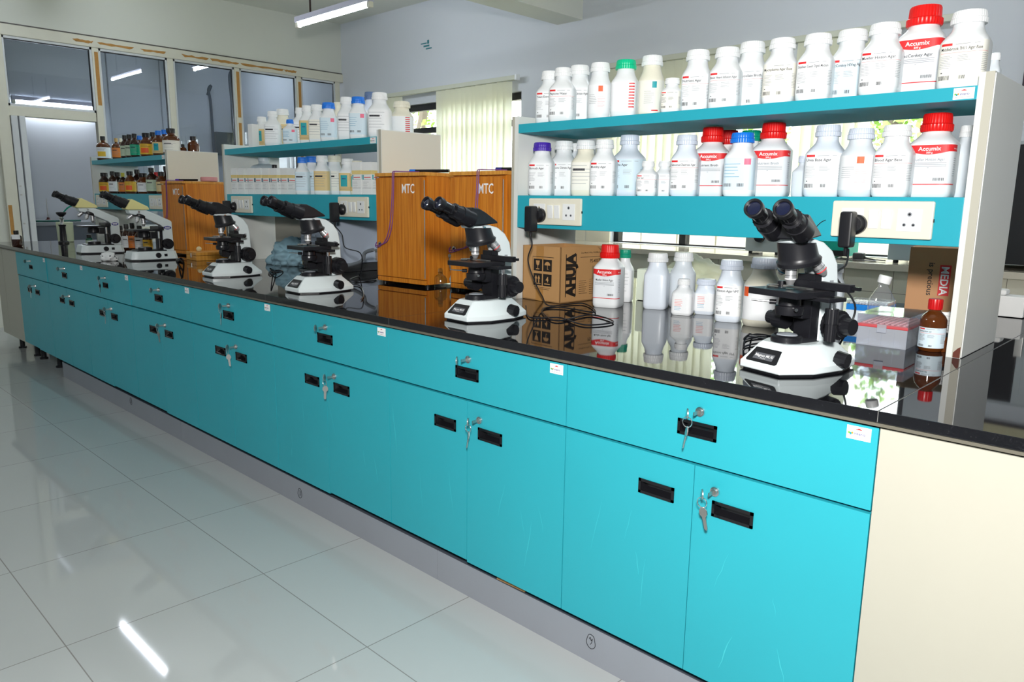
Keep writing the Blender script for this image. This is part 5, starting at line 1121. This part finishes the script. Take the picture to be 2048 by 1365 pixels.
# amber bottle with red cap
ab = on_counter(1860, 705, 597.5, 13.5, 24.5, 'amb', 'rd', 'b', None, '', 'amber bottle with red cap and pale blue label before the front rack end panel', 'bottle by the end panel', AMBER)
del ab['group']
hb = BOT[-1][1]
sfb = Surf(hb, 2.0); Lb = print_label(ab, sfb, hb, .010, .064, 'b', 'hm', 'Immersion oil', random.Random(3), True)
# tip box with red tray
t = thing('tip_box', 'cloudy clear tip box with red tray beside the biggest microscope', 'box', (float(at(1711.7, 688, z=CT)[0]), float(at(1711.7, 688, z=CT)[1]), CT), math.radians(2))
tw, td, thh = .128, .20, .088
m = MB(); g_ = .0016
for q in ((0, tw, 0, g_), (0, tw, td-g_, td), (0, g_, 0, td), (tw-g_, tw, 0, td)): m.box(q[0], q[1], q[2], q[3], 0, .052, FROSTP)
m.box(0, tw, 0, td, 0, g_, FROSTP)
for i in (1, 2, 3): m.box(tw*i/4-.0006, tw*i/4+.0006, -.001, 0, .004, .045, FROSTP)
m.build('tub', t, smooth=False)
m = MB(); m.box(-.001, tw+.001, -.001, td+.001, .052, .060, PINKP, .0015); m.box(.004, tw-.004, .004, td-.004, .060, .0615, flat('pink rack top', 230, 120, 124)); tr_ = m.build('tray', t)
m = MB()
for i in range(8):
    for j in range(12): m.cyl((.012+i*.0148, .012+j*.0158, .0615), (.012+i*.0148, .012+j*.0158, .0645), .0042, .0042, flat('tip pink', 240, 170, 172), 8)
m.build('tip', tr_, smooth=False)['kind'] = 'stuff'
m = MB()
for q in ((-.002, tw+.002, -.002, -.002+g_), (-.002, tw+.002, td+.002-g_, td+.002), (-.002, -.002+g_, -.002, td+.002), (tw+.002-g_, tw+.002, -.002, td+.002)): m.box(q[0], q[1], q[2], q[3], .054, thh, CLEARP)
m.box(-.002, tw+.002, -.002, td+.002, thh-g_, thh, CLEARP); m.box(tw/2-.012, tw/2+.012, -.006, -.002, .040, .062, FROSTP, .001); m.build('lid', t, smooth=False)
TB = t
# culture flask standing on the tip box lid
fl = thing('culture_flask', 'clear culture flask with tilted white cap standing on the tip box', 'flask', (TB.location.x+.034, TB.location.y+.07, CT+thh), .5)
m = MB(); w0, w1 = .034, .014
prof = [(.030, .0), (.034, .004), (.033, .035), (.018, .062), (.013, .070), (.013, .082)]
m.loft([[(x, y*.62, z) for x, y in superell(a_, 4, 32)] for a_, z in prof], CLEARP); m.build('body', fl)
m = MB(); m.lathe([(.0165, .0), (.0175, .002), (.0175, .020), (.016, .022)], WPLAST, M=Matrix.Translation((.0, 0, .080)) @ Matrix.Rotation(.22, 4, 'Y'), n=40, ridge=.03); m.build('cap', fl)
def tiprack(px, py, w, d, rot, label, zt):
    p = at(px, py, z=CT); t = thing('tip_rack', label, 'rack', (p[0], p[1], CT+.0006), rot, 'blue tip racks')
    m = MB(); m.box(0, w, 0, d, 0, zt-.012, flat('white rack', 226, 236, 244)); m.build('base', t, smooth=False)
    m = MB(); m.box(-.001, w+.001, -.001, d+.001, zt-.012-.02, zt-.012, flat('blue tray', 0, 130, 220), .001); tr = m.build('tray', t)
    m = MB()
    for i in range(12):
        for j in range(8): m.cyl((.010+i*(w-.02)/11, .010+j*(d-.02)/7, zt-.012), (.010+i*(w-.02)/11, .010+j*(d-.02)/7, zt-.006), .0036, .0036, WPLAST, 8)
    m.build('tip', tr, smooth=False)['kind'] = 'stuff'
    m = MB()
    for q in ((0, w, 0, .0015), (0, w, d-.0015, d), (0, .0015, 0, d), (w-.0015, w, 0, d)): m.box(q[0], q[1], q[2], q[3], zt-.012, zt, CLEARP)
    m.build('lid', t, smooth=False); return t
tiprack(1752, 662, .135, .10, math.radians(8), 'blue tip rack with white tips behind the red-trayed tip box', .062)
tiprack(1690, 645, .125, .10, math.radians(4), 'blue-edged tip rack behind the focus knob of the biggest microscope', .075)
# cardboard media box, far half of the bench
p0 = at(1845, 622, z=CT)
t = thing('media_carton', 'upright brown carton with red printed strip standing behind the front rack', 'carton', (-.365, 1.32, CT+.0006), math.radians(9))
m = MB(); m.box(0, .17, 0, .13, 0, .245, CARDR, .002); m.build('box', t)
m = MB(); f = planefn((0, -.0008, 0), (1, 0, 0), (0, 0, 1)); f2 = planefn((0, -.0014, 0), (1, 0, 0), (0, 0, 1))
put_rect(m, f, .095, .128, .085, .188, INKR, 1); put_text(m, 'MEDIA', lambda u, v: f2(.100+v, .184-u), 0, 0, .023, INKW, .02, 'l', .098)
put_text(m, 'is precious', lambda u, v: f(.062+v, .195-u), 0, 0, .018, K, .01, 'l', .13)
put_rect(m, f, .04, .14, .075, .20, flat('shiny tape', 196, 146, 92, .2), 1) if False else None
m.build('carton_print', t, smooth=False, fix=False)
# papers by the end panel
m = MB(); p = at(1822, 688, z=CT); o = Vector((p[0], p[1], CT))
V = []; nx, ny = 6, 5
for i in range(nx+1):
    for j in range(ny+1): u, v = i/nx, j/ny; V.append(o+Vector((.02+.055*u+.01*math.sin(v*4), .03+.10*v-.03*u, .006+.085*u+.008*math.sin(u*7+v*5))))
m.add(V, [(i*(ny+1)+j, (i+1)*(ny+1)+j, (i+1)*(ny+1)+j+1, i*(ny+1)+j+1) for i in range(nx) for j in range(ny)], PAPER)
o_ = m.build('tissue', fix=False); md = o_.modifiers.new('thick', 'SOLIDIFY'); md.thickness = .0012; tag(o_, 'crumpled white tissue leaning behind the red-capped amber bottle', 'tissue')
m = MB(); m.box(-.132, -.072, .780, .783, CT+.001, CT+.10, PAPER); f = planefn((-.132, .7795, CT), (1, 0, 0), (0, 0, 1)); put_lines(m, f, .005, .055, .09, 6, .013, INKG, .001, .05); tag(m.build('lined_paper', smooth=False), 'lined paper slip standing against the end panel of the front rack', 'paper')
t = thing('specimen_vial', 'tiny amber vial behind the red-capped amber bottle', 'vial', (-.088, .735, CT+.0006)); m = MB(); m.lathe([(.013, 0), (.013, .03), (.008, .036), (.008, .044)], AMBER, n=24); m.build('body', t); m = MB(); m.lathe([(.010, .040), (.010, .05)], BLACK, n=24); m.build('cap', t)
# papers on the tiled counter side
p = at(1985, 610, y=1.74); m = MB(); m.box(p[0]-.05, p[0]+.12, 1.62, 1.70, CT+.001, CT+.075, PAPER, .006); m.box(p[0]-.02, p[0]+.06, 1.63, 1.69, CT+.075, CT+.095, PAPER, .008); tag(m.build('tissue_pack'), 'white wrapped tissue pack at the window edge of the bench', 'pack')
# louvred case behind the cabinets
t = thing('louvred_case', 'blue-grey metal case with louvres under the middle rack', 'case', (-3.30, .71, CT+.0006)); LG = mat('blue-grey enamel', srgb(170, 180, 196), .45, noise_=.03, nscale=10)
m = MB(); m.box(0, .36, 0, .28, .045, .276, LG, .006); m.build('body', t); m = MB(); m.box(.01, .35, .005, .27, 0, .045, mat('dark base', (.03, .03, .032), .4), .003); m.build('plinth', t)
m = MB(); m.box(.01, .35, .0, .006, .02, .045, flat('brass strip', 120, 104, 70, .3)); m.build('trim_strip', t, smooth=False)
for i in range(4):
    for j in range(6):
        m = MB(); x, z = .05+i*.085, .09+j*.030; m.prism([(0, z), (-.006, z), (-.002, z+.011), (0, z+.011)], x-.026, x+.026, LG); m.build('louvre', t, smooth=False)
m = MB(); m.box(-3.98, -3.34, .93, .95, CT+.001, CT+.275, CREAM, .002); tag(m.build('board', smooth=False), 'plain cream board standing under the middle rack behind the cloth heap', 'board')
# clear stoppered bottle and small wooden box
t = thing('stoppered_bottle', 'empty clear glass bottle with stopper beside the wooden cabinet', 'bottle', (float(at(874, 574, z=CT)[0])+.036, float(at(874, 574, z=CT)[1])-.01, CT+.0006))
m = MB(); m.lathe([(.024, 0), (.028, .003), (.028, .040), (.022, .053), (.011, .059), (.010, .068), (.013, .070)], JARG, n=32); m.build('body', t); m = MB(); m.lathe([(.008, .068), (.011, .074), (.009, .084), (.003, .087)], JARG, n=24); m.build('stopper', t)
p = at(373, 519, z=CT); t = thing('slide_box', 'small flat wooden box with clasp and cork on it', 'box', (p[0], p[1], CT+.0006), math.radians(-3))
m = MB(); m.box(0, .165, 0, .24, 0, .030, TEAKL, .002); m.build('body', t); m = MB(); m.box(-.001, .166, -.001, .241, .031, .050, TEAKL, .002); m.build('lid', t)
m = MB(); m.box(.078, .092, -.004, 0, .016, .042, STEEL, .001); m.build('clasp', t)
m = MB(); bm = bmesh.new(); bmesh.ops.create_uvsphere(bm, u_segments=20, v_segments=12, radius=.016); m.add([v.co[:] for v in bm.verts], [[v.index for v in f_.verts] for f_ in bm.faces], flat('cork', 222, 206, 160)); bm.free(); tag(m.build('cork_ball', loc=(p[0]+.075, p[1]+.05, CT+.066)), 'pale cork ball resting on the small wooden box', 'cork')
# patterned cloth mask between the yellow-headed microscopes
MASKM = mat('patterned cotton', srgb(228, 230, 230), .8); nt = MASKM.node_tree; tc = nt.nodes.new('ShaderNodeTexCoord'); vo = nt.nodes.new('ShaderNodeTexVoronoi'); vo.inputs['Scale'].default_value = 42
nt.links.new(tc.outputs['Object'], vo.inputs['Vector']); r_ = ramp(nt, vo.outputs['Distance'], [(.16, (.02, .02, .03)), (.24, srgb(232, 234, 234))]); nt.links.new(r_.outputs['Color'], nt.nodes['Principled BSDF'].inputs['Base Color'])
p = at(246, 522, z=CT); crumple('face_mask', (p[0]-.05, p[1]-.06, CT), .060, .045, .035, MASKM, 'white patterned cloth mask lying between the yellow-headed microscopes', 'mask', 11, .25, 4, True, 5)
# bench tap and far-end bottles
p = at(124, 486, z=CT); t = thing('bench_tap', 'black and chrome bench tap with green hose at the far end', 'tap', (p[0]+.05, p[1], CT+.0006))
m = MB(); m.lathe([(.040, 0), (.040, .01), (.026, .02), (.022, .13), (.030, .15)], BLACK, n=24); m.build('base', t); m = MB(); m.lathe([(.014, .15), (.014, .19), (.018, .20), (.012, .215)], CHROME, n=20); m.build('stem', t); m = MB(); m.lathe([(.016, .215), (.036, .235), (.038, .248), (.03, .252)], BLACK, n=28); m.build('handle', t)
m = MB(); m.tube([(0, .02, .25), (.01, .05, .285), (.01, .09, .30), (.01, .14, .265)], .006, flat('green tube', 20, 170, 140), 8, 6); m.build('hose', t)
t = thing('wash_container', 'pale green plastic container standing behind the bench tap', 'container', (p[0]-.14, p[1]+.07, CT+.0006)); m = MB(); m.loft([[(x, y, z) for x, y in superell(a_, 4, 32)] for z, a_ in ((0, .05), (.004, .054), (.16, .058), (.165, .055))], flat('pale green plastic', 196, 206, 176)); m.build('body', t)
bt = on_counter(35, 494, 462, 4.6, 9.5, 'amb', 'k', 'w', None, '', 'dark reagent bottle with white label at the far front corner', 'far corner bottle', AMBERD, det=False); del bt['group']
sfb = Surf(BOT[-1][1], 2.); m = MB(); put_rect(m, sfb.fn(.0006), -.03, .03, .055, .09, LBLT['w'], .005); m.build('label', bt, fix=False)
# ------------------------------------------------------------------ camera flash and camera
fl = bpy.data.lights.new('camera_flash', 'AREA'); fl.shape = 'DISK'; fl.size = .22; fl.energy = 78; fl.color = (1.0, .985, .96)
fo = bpy.data.objects.new('camera_flash', fl); COL.objects.link(fo); fo.location = (CAM[0]+.10, CAM[1]-.12, CAM[2]+.42)
tgt = Vector((-1.3, .6, .95)); fo.rotation_euler = (tgt-fo.location).to_track_quat('-Z', 'Y').to_euler()
cd = bpy.data.cameras.new('camera'); cd.sensor_width = 36; cd.sensor_fit = 'HORIZONTAL'; cd.lens = FPX*36/2048; cd.clip_start = .05; cd.clip_end = 100
co = bpy.data.objects.new('camera', cd); COL.objects.link(co)
co.matrix_world = Matrix(((R_[0], U_[0], -_f[0], CAM[0]), (R_[1], U_[1], -_f[1], CAM[1]), (R_[2], U_[2], -_f[2], CAM[2]), (0, 0, 0, 1)))
sc = bpy.context.scene; sc.camera = co
sc.view_settings.view_transform = 'Standard'; sc.view_settings.look = 'None'; sc.view_settings.gamma = 1; sc.view_settings.use_curve_mapping = False
sc.view_settings.exposure = 0.12
sc.cycles.max_bounces = 10; sc.cycles.transparent_max_bounces = 24; sc.cycles.sample_clamp_indirect = 8; sc.cycles.caustics_reflective = False; sc.cycles.caustics_refractive = False
try: sc.cycles.use_denoising = True; sc.cycles.denoiser = 'OPENIMAGEDENOISE'
except Exception: pass
